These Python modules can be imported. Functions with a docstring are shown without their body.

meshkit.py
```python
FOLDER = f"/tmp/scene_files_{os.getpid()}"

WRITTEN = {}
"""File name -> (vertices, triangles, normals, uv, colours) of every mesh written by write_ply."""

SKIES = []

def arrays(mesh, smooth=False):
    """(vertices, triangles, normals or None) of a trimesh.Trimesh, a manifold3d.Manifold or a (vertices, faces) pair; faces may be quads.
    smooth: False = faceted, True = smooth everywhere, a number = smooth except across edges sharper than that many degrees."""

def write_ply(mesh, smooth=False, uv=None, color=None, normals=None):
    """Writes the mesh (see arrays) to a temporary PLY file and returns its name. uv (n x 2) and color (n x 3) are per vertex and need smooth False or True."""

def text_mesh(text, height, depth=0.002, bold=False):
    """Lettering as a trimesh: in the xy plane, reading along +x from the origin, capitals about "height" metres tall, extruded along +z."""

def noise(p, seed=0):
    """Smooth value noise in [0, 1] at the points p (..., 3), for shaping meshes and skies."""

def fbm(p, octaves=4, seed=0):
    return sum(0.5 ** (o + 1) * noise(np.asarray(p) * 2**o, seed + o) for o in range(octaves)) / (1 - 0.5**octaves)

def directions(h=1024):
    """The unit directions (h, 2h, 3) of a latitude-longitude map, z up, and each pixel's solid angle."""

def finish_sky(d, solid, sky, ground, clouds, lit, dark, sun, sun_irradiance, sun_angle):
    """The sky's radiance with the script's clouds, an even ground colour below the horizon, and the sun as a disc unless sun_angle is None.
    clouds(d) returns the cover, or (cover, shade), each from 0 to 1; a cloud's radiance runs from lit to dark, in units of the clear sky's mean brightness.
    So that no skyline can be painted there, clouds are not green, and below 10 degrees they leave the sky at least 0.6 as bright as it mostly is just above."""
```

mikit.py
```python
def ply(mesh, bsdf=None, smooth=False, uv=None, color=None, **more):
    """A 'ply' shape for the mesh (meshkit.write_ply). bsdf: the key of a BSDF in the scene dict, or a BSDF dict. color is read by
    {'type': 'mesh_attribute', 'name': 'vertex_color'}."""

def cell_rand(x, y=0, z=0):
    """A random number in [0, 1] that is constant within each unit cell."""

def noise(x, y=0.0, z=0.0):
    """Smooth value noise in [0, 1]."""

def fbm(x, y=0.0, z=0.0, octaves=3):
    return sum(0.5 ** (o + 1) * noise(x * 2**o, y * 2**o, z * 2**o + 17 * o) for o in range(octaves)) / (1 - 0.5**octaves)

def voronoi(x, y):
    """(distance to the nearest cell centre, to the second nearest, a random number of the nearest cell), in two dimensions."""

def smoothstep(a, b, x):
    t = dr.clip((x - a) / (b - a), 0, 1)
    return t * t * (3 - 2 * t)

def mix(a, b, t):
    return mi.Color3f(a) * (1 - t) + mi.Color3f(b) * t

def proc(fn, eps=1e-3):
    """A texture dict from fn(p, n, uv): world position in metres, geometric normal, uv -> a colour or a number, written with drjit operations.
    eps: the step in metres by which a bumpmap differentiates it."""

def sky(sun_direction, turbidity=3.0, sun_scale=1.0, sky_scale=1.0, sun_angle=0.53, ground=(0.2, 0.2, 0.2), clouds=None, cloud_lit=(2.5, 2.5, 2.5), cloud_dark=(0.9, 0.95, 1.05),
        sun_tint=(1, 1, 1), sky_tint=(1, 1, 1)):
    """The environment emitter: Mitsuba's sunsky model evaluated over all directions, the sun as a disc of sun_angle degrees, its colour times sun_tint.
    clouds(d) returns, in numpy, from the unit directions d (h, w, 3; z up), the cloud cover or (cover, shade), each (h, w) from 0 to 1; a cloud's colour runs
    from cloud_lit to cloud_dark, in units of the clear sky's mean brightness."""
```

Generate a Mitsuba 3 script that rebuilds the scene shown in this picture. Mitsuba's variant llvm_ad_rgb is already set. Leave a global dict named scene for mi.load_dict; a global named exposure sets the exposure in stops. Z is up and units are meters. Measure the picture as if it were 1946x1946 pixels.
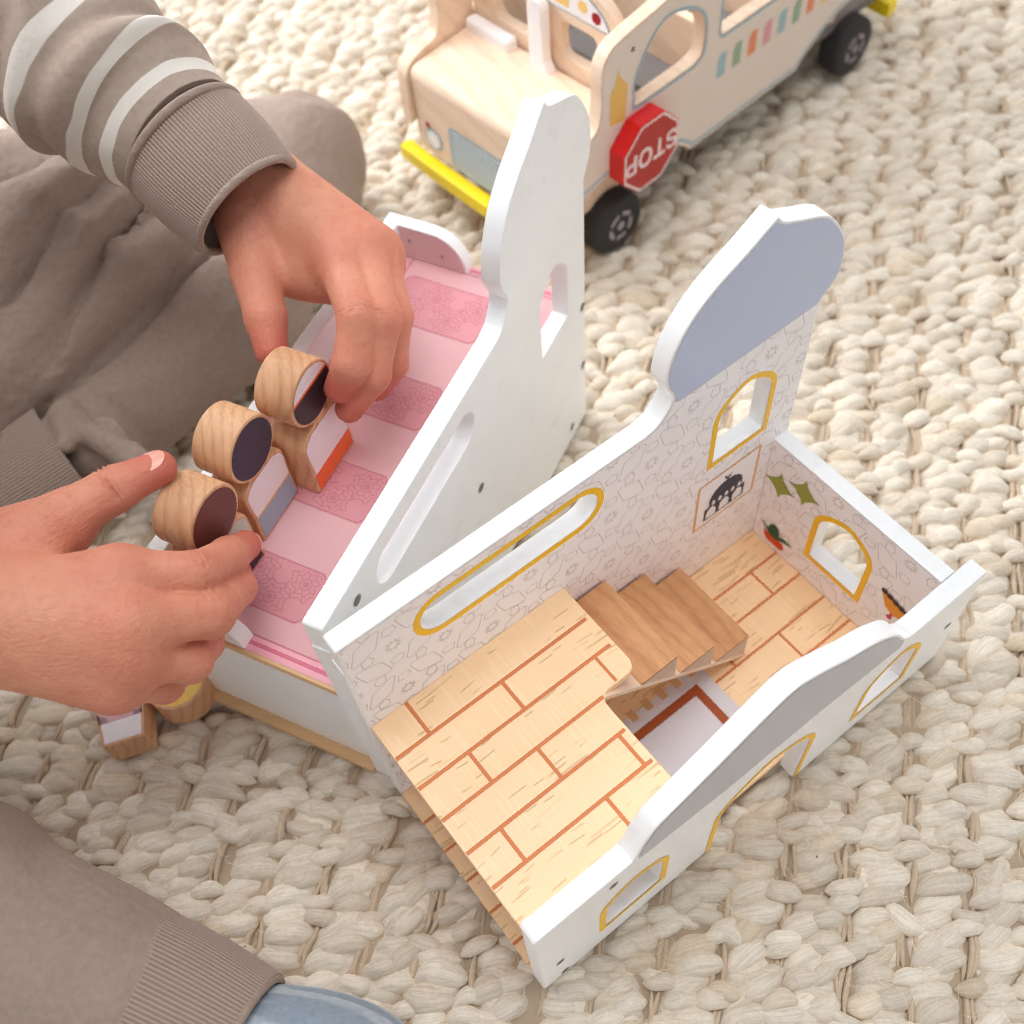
"""A child's hands set wooden peg people on the pink terrace of a folding wooden toy house; a wooden toy bus stands behind, all on a chunky woven rug."""
import math
import drjit as dr
import manifold3d
import mapbox_earcut
import mikit
import mitsuba as mi
import numpy as np
import trimesh
from meshkit import fbm, noise, text_mesh
from shapely import affinity
from shapely.geometry import LineString, MultiPolygon, Point, Polygon, box
from shapely.geometry.polygon import orient
from shapely.ops import unary_union

T = mi.ScalarTransform4f
scene, labels = {'type': 'scene'}, {}
rng = np.random.default_rng(7)

# ------------------------------------------------------------------ camera, light, exposure
CAM_AT, CAM_TO, CAM_UP = [-0.03656, -0.20345, 0.56666], [0.10558, 0.02448, 0.14495], [0.54354, 0.64806, 0.53347]
scene['sensor'] = {'type': 'thinlens', 'to_world': T().look_at(origin=CAM_AT, target=CAM_TO, up=CAM_UP), 'fov': 50.4452, 'fov_axis': 'x',
                   'near_clip': 0.02, 'far_clip': 30.0, 'aperture_radius': 0.0027, 'focus_distance': 0.50,
                   'film': {'type': 'hdrfilm', 'width': 1024, 'height': 1024}, 'sampler': {'type': 'independent'}}
exposure = 0.24
# the room: even light from its pale walls and ceiling, and one wide window beyond the bus
scene['room_light'] = {'type': 'constant', 'radiance': {'type': 'rgb', 'value': [0.47, 0.48, 0.495]}}
def lamp(key, at, to, w, h, rgb):
    scene[key] = {'type': 'rectangle', 'to_world': T().look_at(origin=at, target=to, up=[0, 0, 1]) @ T().scale([w / 2, h / 2, 1]),
                  'emitter': {'type': 'area', 'radiance': {'type': 'rgb', 'value': rgb}},
                  'bsdf': {'type': 'diffuse', 'reflectance': {'type': 'rgb', 'value': [0.6, 0.6, 0.6]}}}
lamp('window_light', [-0.45, 1.70, 1.30], [0.15, 0.3, 0.0], 1.5, 1.2, [7.2, 7.4, 7.7])
labels['window_light'] = {'label': 'wide daylight window of the room beyond the toy bus', 'category': 'window', 'kind': 'structure'}
lamp('ceiling_bounce', [0.25, 0.1, 2.4], [0.2, 0.1, 0.0], 1.3, 1.3, [5.0, 5.1, 5.2])  # added unseen panel standing in for light bounced off the ceiling
labels['ceiling_bounce'] = {'label': 'added glowing panel for ceiling bounce high above the rug', 'category': 'added light panel', 'kind': 'structure'}

# ------------------------------------------------------------------ helpers
def srgb(r, g, b):
    c = np.array([r, g, b]) / 255.0
    return [float(v) for v in np.where(c <= 0.04045, c / 12.92, ((c + 0.055) / 1.055) ** 2.4)]

def rgb(c): return {'type': 'rgb', 'value': list(map(float, c))}

def mat(name, color, rough=0.6, spec=0.4, bump=None, scale=1.0, **more):
    b = {'type': 'principled', 'base_color': color if isinstance(color, dict) else rgb(color), 'roughness': rough, 'specular': spec, **more}
    if bump is not None:
        b = {'type': 'bumpmap', 'arbitrary': bump, 'scale': scale, 'bsdf': b}
    scene[name] = {'type': 'twosided', 'bsdf': b}
    return name

def put(key, mesh, bsdf, smooth=False, **more):
    base, k = key, 0
    while key in scene:
        k += 1
        key = f'{base}_{k:03d}'
    scene[key] = mikit.ply(mesh, bsdf, smooth=smooth, **more)
    return key

def tag(key, label=None, category=None, group=None, kind=None):
    labels[key] = {k: v for k, v in (('label', label), ('category', category), ('group', group), ('kind', kind)) if v}
    return key

class Frame:
    """A local frame: point (a, b, c) lies at o + a ex + b ey + c ez."""
    def __init__(s, o, ex, ey, ez):
        s.o, s.m = np.array(o, float), np.array([ex, ey, ez], float)
    def p(s, v): return s.o + np.atleast_2d(np.asarray(v, float)) @ s.m
    def mesh(s, m):
        f = np.array(m.faces)
        if np.linalg.det(s.m) < 0: f = f[:, ::-1]
        return trimesh.Trimesh(s.p(m.vertices), f, process=False)

WORLD = Frame((0, 0, 0), (1, 0, 0), (0, 1, 0), (0, 0, 1))

def rings_of(poly):
    poly = orient(poly)
    return [np.array(r.coords)[:-1] for r in [poly.exterior, *poly.interiors]]

def inset(ring, d):
    a = ring - np.roll(ring, 1, 0); b = np.roll(ring, -1, 0) - ring
    na = np.c_[-a[:, 1], a[:, 0]] / np.maximum(np.linalg.norm(a, axis=1, keepdims=True), 1e-9)
    nb = np.c_[-b[:, 1], b[:, 0]] / np.maximum(np.linalg.norm(b, axis=1, keepdims=True), 1e-9)
    return ring + d * (na + nb) / np.maximum(1 + (na * nb).sum(1, keepdims=True), 0.35)

def plate(poly, lo, hi, r=0.0009, steps=2):
    """The polygon as a board from c = lo to hi with its edges rounded by r; in local coordinates."""
    poly = poly.simplify(1e-5)
    rings = [x for x in rings_of(poly)]
    if r > 0:
        an = [math.pi / 2 * i / steps for i in range(steps + 1)]
        prof = [(r * (1 - math.sin(t)), lo + r * (1 - math.cos(t))) for t in an] + [(r * (1 - math.cos(t)), hi - r * (1 - math.sin(t))) for t in an]
    else:
        prof = [(0, lo), (0, hi)]
    ends = np.cumsum([len(x) for x in rings]).astype(np.uint32)
    n = int(ends[-1])
    V = [np.c_[np.concatenate([inset(x, d) for x in rings]), np.full(n, z)] for d, z in prof]
    cap = mapbox_earcut.triangulate_float64(V[0][:, :2], ends).reshape(-1, 3)
    F = [cap[:, ::-1], cap + n * (len(prof) - 1)]
    s = 0
    for x in rings:
        i = np.arange(s, s + len(x)); j = np.roll(i, -1); s += len(x)
        for k in range(len(prof) - 1):
            a, b, c, d = i + k * n, j + k * n, j + (k + 1) * n, i + (k + 1) * n
            F += [np.c_[a, b, c], np.c_[a, c, d]]
    return trimesh.Trimesh(np.concatenate(V), np.concatenate(F).astype(int), process=False)

def polys(g): return [x for x in getattr(g, 'geoms', [g]) if isinstance(x, Polygon) and x.area > 1e-9]

def sheet(geom, c=0.0):
    """Flat print: the polygons as thin paint at height c."""
    out = []
    for p in polys(geom):
        rings = rings_of(p)
        v = np.concatenate(rings)
        f = mapbox_earcut.triangulate_float64(v, np.cumsum([len(x) for x in rings]).astype(np.uint32)).reshape(-1, 3).astype(int)
        out.append(trimesh.Trimesh(np.c_[v, np.full(len(v), c)], f, process=False))
    return trimesh.util.concatenate(out)

def spline(pts, n=8):
    """Catmull-Rom through the points."""
    p = np.array(pts, float); q = np.vstack([2 * p[0] - p[1], p, 2 * p[-1] - p[-2]])
    t = np.linspace(0, 1, n, endpoint=False)[:, None]
    out = [0.5 * (2 * q[i] + (q[i + 1] - q[i - 1]) * t + (2 * q[i - 1] - 5 * q[i] + 4 * q[i + 1] - q[i + 2]) * t**2 + (3 * q[i] - 3 * q[i + 1] + q[i + 2] - q[i - 1]) * t**3)
           for i in range(1, len(q) - 2)]
    return np.vstack(out + [p[-1:]])

def rbox(lo, hi, r=0.001):
    lo, hi = np.array(lo, float), np.array(hi, float)
    w = hi - lo
    m = plate(box(lo[0], lo[1], hi[0], hi[1]).buffer(-r).buffer(r, quad_segs=3), lo[2], hi[2], min(r, w.min() / 2.2))
    return m

def disc(x, y, r, n=24): return Polygon([(x + r * math.cos(t), y + r * math.sin(t)) for t in np.linspace(0, 2 * math.pi, n, endpoint=False)])
def rrect(x0, y0, x1, y1, r): return box(x0 + r, y0 + r, x1 - r, y1 - r).buffer(r, quad_segs=6)
def dense(poly, step=0.004): return poly.segmentize(step)

def surface_net(f, lo, hi, h):
    """The zero surface of f (n, 3) -> (n,) as a smooth mesh (naive surface nets)."""
    lo, hi = np.array(lo), np.array(hi)
    n = np.ceil((hi - lo) / h).astype(int) + 1
    ax = [lo[k] + h * np.arange(n[k]) for k in range(3)]
    val = np.empty(n, np.float32)
    yy, zz = np.meshgrid(ax[1], ax[2], indexing='ij')
    for i in range(0, n[0], 8):
        xs = ax[0][i:i + 8]
        P = np.stack([np.repeat(xs, yy.size), np.tile(yy.ravel(), len(xs)), np.tile(zz.ravel(), len(xs))], 1)
        val[i:i + 8] = f(P).reshape(len(xs), n[1], n[2])
    ins = val < 0
    cell = np.zeros(n - 1, bool); allin = np.ones(n - 1, bool)
    for d in np.ndindex(2, 2, 2):
        s = ins[d[0]:n[0] - 1 + d[0], d[1]:n[1] - 1 + d[1], d[2]:n[2] - 1 + d[2]]
        cell |= s; allin &= s
    cell &= ~allin
    idx = -np.ones(n - 1, int); C = np.argwhere(cell); idx[cell] = np.arange(len(C))
    acc, cnt = np.zeros((len(C), 3)), np.zeros(len(C))
    for a in range(3):
        for d in np.ndindex(2, 2):
            o = np.insert(np.array(d), a, 0); e = np.eye(3, dtype=int)[a]
            p0, p1 = C + o, C + o + e
            v0, v1 = val[tuple(p0.T)], val[tuple(p1.T)]
            m = (v0 < 0) != (v1 < 0)
            t = np.where(m, v0 / np.where(m, v0 - v1, 1), 0)
            acc[m] += (p0 + t[:, None] * e)[m]; cnt[m] += 1
    V = lo + h * acc / cnt[:, None]
    F = []
    for a in range(3):
        b, c = (a + 1) % 3, (a + 2) % 3
        s0 = [slice(None)] * 3; s1 = [slice(None)] * 3
        s0[a], s1[a] = slice(0, -1), slice(1, None)
        E = np.argwhere(ins[tuple(s0)] != ins[tuple(s1)])
        E = E[(E[:, b] > 0) & (E[:, c] > 0) & (E[:, b] < n[b] - 1) & (E[:, c] < n[c] - 1)]
        flip = ins[tuple(s0)][tuple(E.T)]
        eb, ec = np.eye(3, dtype=int)[b], np.eye(3, dtype=int)[c]
        q = [idx[tuple((E - x).T)] for x in (eb + ec, ec, 0 * eb, eb)]
        q = np.stack(q, 1); q[~flip] = q[~flip][:, ::-1]
        F += [q[:, [0, 1, 2]], q[:, [0, 2, 3]]]
    return trimesh.Trimesh(V, np.concatenate(F), process=False)

def cone(P, a, b, ra, rb):
    """Distance to a capsule whose radius runs from ra at a to rb at b, and the place 0..1 along it."""
    a, b = np.array(a, float), np.array(b, float); ba = b - a
    t = np.clip((P - a) @ ba / (ba @ ba), 0, 1)
    return np.linalg.norm(P - a - t[:, None] * ba, axis=1) - (ra + (rb - ra) * t), t

def smin(a, b, k):
    h = np.maximum(k - np.abs(a - b), 0) / k
    return np.minimum(a, b) - h * h * k / 4

def tube(path, radii, seg=32, ribs=None, squash=None, cap=True, up=(0, 0, 1)):
    """A tube along the path; radii per point (number or function of angle); returns mesh and uv (angle, length in metres)."""
    path = np.array(path, float); n = len(path)
    tan = np.gradient(path, axis=0); tan /= np.linalg.norm(tan, axis=1, keepdims=True)
    u = np.cross(up, tan[0]); u /= np.linalg.norm(u)
    an = np.linspace(0, 2 * math.pi, seg, endpoint=False)
    V, UV, L = [], [], np.r_[0, np.cumsum(np.linalg.norm(np.diff(path, axis=0), axis=1))]
    for i in range(n):
        u = u - tan[i] * (u @ tan[i]); u /= np.linalg.norm(u); w = np.cross(tan[i], u)
        r = radii(i, L[i], an) if callable(radii) else np.full(seg, radii[i])
        V.append(path[i] + r[:, None] * (np.cos(an)[:, None] * u + np.sin(an)[:, None] * w * (squash or 1)))
        UV.append(np.c_[an, np.full(seg, L[i])])
    k = np.arange(seg); j = np.roll(k, -1); F = []
    for i in range(n - 1):
        F += [np.c_[k + i * seg, j + i * seg, j + (i + 1) * seg], np.c_[k + i * seg, j + (i + 1) * seg, k + (i + 1) * seg]]
    V, UV = np.vstack(V), np.vstack(UV)
    if cap:
        c0, c1 = len(V), len(V) + 1
        V = np.vstack([V, path[:1], path[-1:]]); UV = np.vstack([UV, [[0, 0], [0, L[-1]]]])
        F += [np.c_[j, k, np.full(seg, c0)], np.c_[k + (n - 1) * seg, j + (n - 1) * seg, np.full(seg, c1)]]
    return trimesh.Trimesh(V, np.vstack(F), process=False), UV

# ------------------------------------------------------------------ materials
def paint_white(p, n, uv):
    d = mikit.fbm(p.x * 60, p.y * 60, p.z * 60, 3)
    scuff = mikit.smoothstep(0.70, 0.80, mikit.noise(p.x * 150 + 9, p.y * 150, p.z * 150)) * mikit.smoothstep(0.55, 0.75, mikit.noise(p.x * 34, p.y * 34, p.z * 34 + 5))
    c = mikit.mix((0.85, 0.85, 0.845), (0.835, 0.835, 0.83), mikit.smoothstep(0.35, 0.75, d))
    return mikit.mix(c, (0.55, 0.54, 0.54), scuff * 0.12)
mat('white_paint', mikit.proc(paint_white), 0.32, 0.5)
mat('wall_print', srgb(240, 237, 239), 0.36, 0.5)
mat('wall_line', srgb(200, 193, 192), 0.4, 0.5)
mat('dome_blue', srgb(184, 196, 224), 0.30, 0.5)
mat('dome_grey', srgb(183, 184, 190), 0.34, 0.5)
mat('yellow_print', srgb(240, 188, 14), 0.36, 0.5)
mat('tan_print', srgb(214, 168, 120), 0.45, 0.4)
mat('navy_print', srgb(48, 52, 68), 0.5, 0.4)
mat('green_print', srgb(150, 155, 70), 0.55, 0.3)
mat('leaf_print', srgb(38, 78, 48), 0.5, 0.3)
mat('pot_print', srgb(205, 70, 25), 0.5, 0.3)
mat('bowl_print', srgb(226, 146, 44), 0.5, 0.3)
mat('fruit_print', srgb(60, 34, 26), 0.5, 0.3)
mat('magenta_print', srgb(190, 60, 96), 0.5, 0.3)
mat('plank_line', srgb(204, 122, 72), 0.5, 0.3)
mat('rug_line', srgb(158, 72, 28), 0.5, 0.3)
mat('pale_lilac', srgb(212, 204, 206), 0.5, 0.3)
mat('hole_dark', srgb(120, 114, 108), 0.6, 0.3)

def plank_wood(p, n, uv):
    base = mikit.mix(srgb(244, 207, 164), srgb(237, 196, 150), mikit.fbm(p.x * 14, p.y * 90, p.z * 40, 3))
    pale = mikit.smoothstep(0.66, 0.8, mikit.noise(p.x * 900, p.y * 60, 11.0)) * 0.30
    c = mikit.mix(base, srgb(246, 216, 174), pale)
    dash = 0.0
    for f, g, k in ((900.0, 80.0, 0.0), (640.0, 46.0, 31.0)):            # short dashes of printed grain, drifting across the plank
        v = (p.y + 0.0050 * mikit.noise(p.x * 34, p.y * 26, k)) * f
        row = dr.floor(v); fv = v - row
        x = p.x * g + 37.0 * mikit.cell_rand(row, k)
        col = dr.floor(x); fx = x - col
        on = mikit.smoothstep(0.88, 0.92, mikit.cell_rand(row, col, k + 3.0))
        ln = 0.35 + 0.55 * mikit.cell_rand(row, col, k + 9.0)
        dash = dr.maximum(dash, on * mikit.smoothstep(0.5, 0.25, dr.abs(fv - 0.5)) * mikit.smoothstep(0.0, 0.2, fx) * mikit.smoothstep(ln + 0.1, ln, fx))
    dash = dash * mikit.smoothstep(0.22, 0.48, mikit.noise(p.x * 50, p.y * 70, 7.0))
    return mikit.mix(c, srgb(188, 146, 96), dash * 0.60)
mat('plank_wood', mikit.proc(plank_wood), 0.42, 0.4)

def grain(axis, across, light, dark, f=1.0, steps=False):
    """Long grain along an axis with growth rings across it."""
    def fn(p, n, uv):
        a = p.x * axis[0] + p.y * axis[1] + p.z * axis[2]
        b = p.x * across[0] + p.y * across[1] + p.z * across[2]
        c = p.x * 0.31 + p.y * 0.27 - p.z * 0.5
        w = mikit.fbm(a * 18 * f, b * 60 * f, c * 60 * f, 3)
        ring = 0.5 + 0.5 * dr.sin(b * 1500 * f + w * 16)
        ring = ring * ring * ring
        fine = mikit.noise(a * 130 * f, b * 1500 * f, c * 1200 * f)
        t = dr.clip(0.24 * ring + 0.60 * w + 0.28 * fine - 0.12, 0, 1)
        c = mikit.mix(light, dark, t)
        if steps:
            k = dr.floor((p.x - 0.1115) / 0.028)
            c = c * mikit.mix((0.88, 0.80, 0.74), (1.10, 1.10, 1.08), mikit.cell_rand(k, 4.0))
        return c
    return mikit.proc(fn)
mat('peg_wood', grain((0.4, 0.2, 0.9), (-0.83, 0.5, 0.25), srgb(224, 178, 138), srgb(170, 114, 76), 0.8), 0.5, 0.35)
mat('step_wood', grain((0, 1, 0), (0.9, 0, 0.45), srgb(220, 170, 122), srgb(170, 110, 64), 0.6, True), 0.5, 0.35)
mat('end_grain', grain((1, 0, 0), (0, 0.2, 1), srgb(214, 192, 172), srgb(182, 154, 132), 2.0), 0.6, 0.3)
mat('pale_wood', grain((0.1, 1.0, 0.0), (0.85, -0.1, 0.5), srgb(236, 214, 190), srgb(210, 177, 148), 0.35), 0.5, 0.35)
mat('ply_edge', grain((1, 0.4, 0), (0, 0, 1), srgb(232, 196, 150), srgb(190, 146, 100), 2.2), 0.6, 0.3)

def pink_floor(p, n, uv):
    return mikit.mix(srgb(220, 172, 174), srgb(214, 165, 168), mikit.fbm(p.x * 50, p.y * 50, 0.0, 2))
mat('pink_floor', mikit.proc(pink_floor), 0.42, 0.45)
mat('pink_panel', srgb(211, 145, 152), 0.45, 0.4)
mat('pink_deep', srgb(212, 118, 138), 0.45, 0.4)
mat('pink_pale', srgb(238, 172, 184), 0.45, 0.4)
mat('pink_wall', srgb(224, 202, 206), 0.4, 0.45)

def flesh(p, n, uv):
    return mikit.mix((0.90, 0.92, 0.95), (1.06, 1.04, 1.02), mikit.fbm(p.x * 160, p.y * 160, p.z * 160, 3))
def flesh_bump(p, n, uv):
    v = mikit.noise(p.x * 500 + 90 * mikit.noise(p.x * 90, p.y * 90, p.z * 90), p.y * 500, p.z * 500)
    return mikit.fbm(p.x * 1000, p.y * 1000, p.z * 1000, 2) * 0.7 + dr.abs(v - 0.5) * 1.2
def mottle(p, n, uv):
    a = mikit.smoothstep(0.48, 0.80, mikit.fbm(p.x * 420, p.y * 420, p.z * 420, 3))
    b = mikit.smoothstep(0.50, 0.75, mikit.fbm(p.x * 95, p.y * 95, p.z * 95, 3))
    return dr.clip(0.22 * a + 0.14 * b, 0, 1)
skin = {'type': 'blendbsdf', 'weight': mikit.proc(mottle),
        'a': {'type': 'principled', 'base_color': {'type': 'mesh_attribute', 'name': 'vertex_color'}, 'roughness': 0.50, 'specular': 0.36, 'sheen': 0.12},
        'b': {'type': 'principled', 'base_color': rgb(srgb(188, 100, 82)), 'roughness': 0.44, 'specular': 0.40, 'sheen': 0.12}}
scene['skin'] = {'type': 'twosided', 'bsdf': {'type': 'bumpmap', 'arbitrary': mikit.proc(flesh_bump, 3e-4), 'scale': 0.0005, 'bsdf': skin}}
mat('nail', srgb(222, 154, 134), 0.30, 0.5)

def knit_bump(p, n, uv):
    return mikit.fbm(p.x * 1100, p.y * 1100, p.z * 1100, 2) + 1.5 * mikit.fbm(p.x * 210, p.y * 210, p.z * 210, 2)
def knit_color(p, n, uv):
    return mikit.mix(srgb(146, 128, 117), srgb(164, 145, 133), mikit.fbm(p.x * 420, p.y * 420, p.z * 420, 3))
mat('knit', mikit.proc(knit_color), 0.95, 0.15, mikit.proc(knit_bump, 3e-4), 0.0006, sheen=0.5)
def rib_color(p, n, uv):
    g = 0.5 + 0.5 * dr.cos(uv.x * RIBS)
    return mikit.mix(srgb(136, 118, 108), srgb(166, 147, 135), g)
RIBS = 116.0
mat('rib_knit', mikit.proc(rib_color), 0.95, 0.15, sheen=0.5)
def stripe_color(p, n, uv):
    s = uv.y + 0.0010 * mikit.noise(uv.x * 4, 3.0)
    k = (s - 0.0085) / 0.0265
    f = k - dr.floor(k)
    w = mikit.smoothstep(0.0, 0.03, f) * (1 - mikit.smoothstep(0.30, 0.33, f))
    base = mikit.mix(srgb(152, 135, 123), srgb(170, 152, 139), mikit.fbm(p.x * 420, p.y * 420, p.z * 420, 3))
    return mikit.mix(base, srgb(214, 207, 197), w)
mat('stripe_knit', mikit.proc(stripe_color), 0.95, 0.15, mikit.proc(knit_bump, 3e-4), 0.0003, sheen=0.4)
def sock_color(p, n, uv):
    t = mikit.smoothstep(0.4, 0.6, mikit.noise(uv.x * 7, uv.y * 26))
    return mikit.mix(srgb(142, 154, 166), srgb(172, 181, 188), t) * (0.9 + 0.2 * mikit.noise(p.x * 500, p.y * 500, p.z * 500))
mat('sock_knit', mikit.proc(sock_color), 0.95, 0.1, mikit.proc(knit_bump, 3e-4), 0.0004, sheen=0.4)

def wool_fibre(uv):
    return mikit.noise(uv.x * 64 + 1.6 * mikit.noise(uv.x * 6, uv.y * 5), uv.y * 3.2) * 0.6 + mikit.noise(uv.x * 120 + 2.0 * mikit.noise(uv.x * 6, uv.y * 6), uv.y * 4.5, 4.0) * 0.4
def wool_color(p, n, uv):
    k = dr.floor(uv.y); a = mikit.cell_rand(k, 5.0); s = mikit.cell_rand(k, 9.0)
    c = mikit.mix(srgb(231, 221, 205), srgb(209, 196, 178), a * 0.9)
    c = mikit.mix(c, srgb(208, 186, 154), mikit.smoothstep(0.84, 0.97, s) * 0.42)
    c = mikit.mix(c, srgb(200, 180, 156), mikit.smoothstep(5.0, 5.5, uv.x))
    f = wool_fibre(uv)
    c = mikit.mix(c, c * 0.86, mikit.smoothstep(0.62, 0.25, f))
    return c * (0.93 + 0.12 * mikit.cell_rand(k, 2.0)) * (0.94 + 0.12 * mikit.noise(p.x * 700, p.y * 700, p.z * 700))
def wool_bump(p, n, uv):
    return wool_fibre(uv) + 0.35 * mikit.noise(p.x * 800, p.y * 800, p.z * 800)
mat('wool', mikit.proc(wool_color), 0.95, 0.10, mikit.proc(wool_bump, 8e-4), 0.0007, sheen=0.3)
mat('rug_back', srgb(176, 158, 136), 0.95, 0.1)
mat('floor_board', srgb(120, 96, 74), 0.6, 0.3)
mat('bus_print', srgb(218, 203, 190), 0.42, 0.4)
mat('bus_blue', srgb(150, 172, 182), 0.42, 0.4)
mat('bus_red', srgb(200, 14, 16), 0.30, 0.5)
mat('bus_shaded_red', srgb(168, 24, 22), 0.34, 0.5)  # the sign's red with the shade on its front mixed in
mat('letter_white', srgb(228, 206, 204), 0.4, 0.4)
mat('bumper_yellow', srgb(240, 212, 30), 0.34, 0.5)
mat('tyre', srgb(46, 45, 46), 0.62, 0.3)
mat('rim_print', srgb(150, 142, 150), 0.5, 0.3)
mat('seat_grey', srgb(118, 114, 112), 0.6, 0.3)
mat('bus_white', srgb(236, 234, 234), 0.36, 0.5)
mat('light_yellow', srgb(232, 196, 116), 0.5, 0.3)
mat('light_red', srgb(150, 18, 34), 0.5, 0.3)
for nm, c in (('chip_teal', (150, 178, 182)), ('chip_green', (142, 166, 138)), ('chip_orange', (222, 134, 92)), ('chip_pink', (212, 146, 152)), ('chip_yellow', (226, 182, 92)), ('mustard', (222, 178, 96)), ('bus_grey', (224, 222, 214))):
    mat(nm, srgb(*c), 0.45, 0.4)
mat('peg_navy', srgb(38, 38, 56), 0.36, 0.5); mat('peg_white', srgb(228, 218, 220), 0.4, 0.45); mat('peg_slate', srgb(146, 160, 174), 0.4, 0.45)
mat('peg_maroon', srgb(96, 48, 42), 0.38, 0.5); mat('peg_sage', srgb(186, 190, 176), 0.42, 0.45); mat('peg_plum', srgb(52, 28, 42), 0.4, 0.45)
mat('peg_orange', srgb(226, 98, 46), 0.42, 0.45); mat('peg_black', srgb(34, 28, 34), 0.36, 0.5); mat('peg_pink', srgb(206, 160, 164), 0.42, 0.45)
mat('peg_gold', srgb(234, 190, 92), 0.42, 0.45); mat('peg_brown', srgb(122, 76, 66), 0.42, 0.45); mat('peg_line', srgb(222, 172, 84), 0.42, 0.45)

RUG = -0.004          # the height of the rug's surface
# ------------------------------------------------------------------ floor and rug
put('floor', trimesh.creation.box(bounds=[[-3, -3, -0.05], [3, 3, -0.0235]]), 'floor_board')
tag('floor', 'wooden floor of the room under the woven rug', 'floor', kind='structure')

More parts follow.
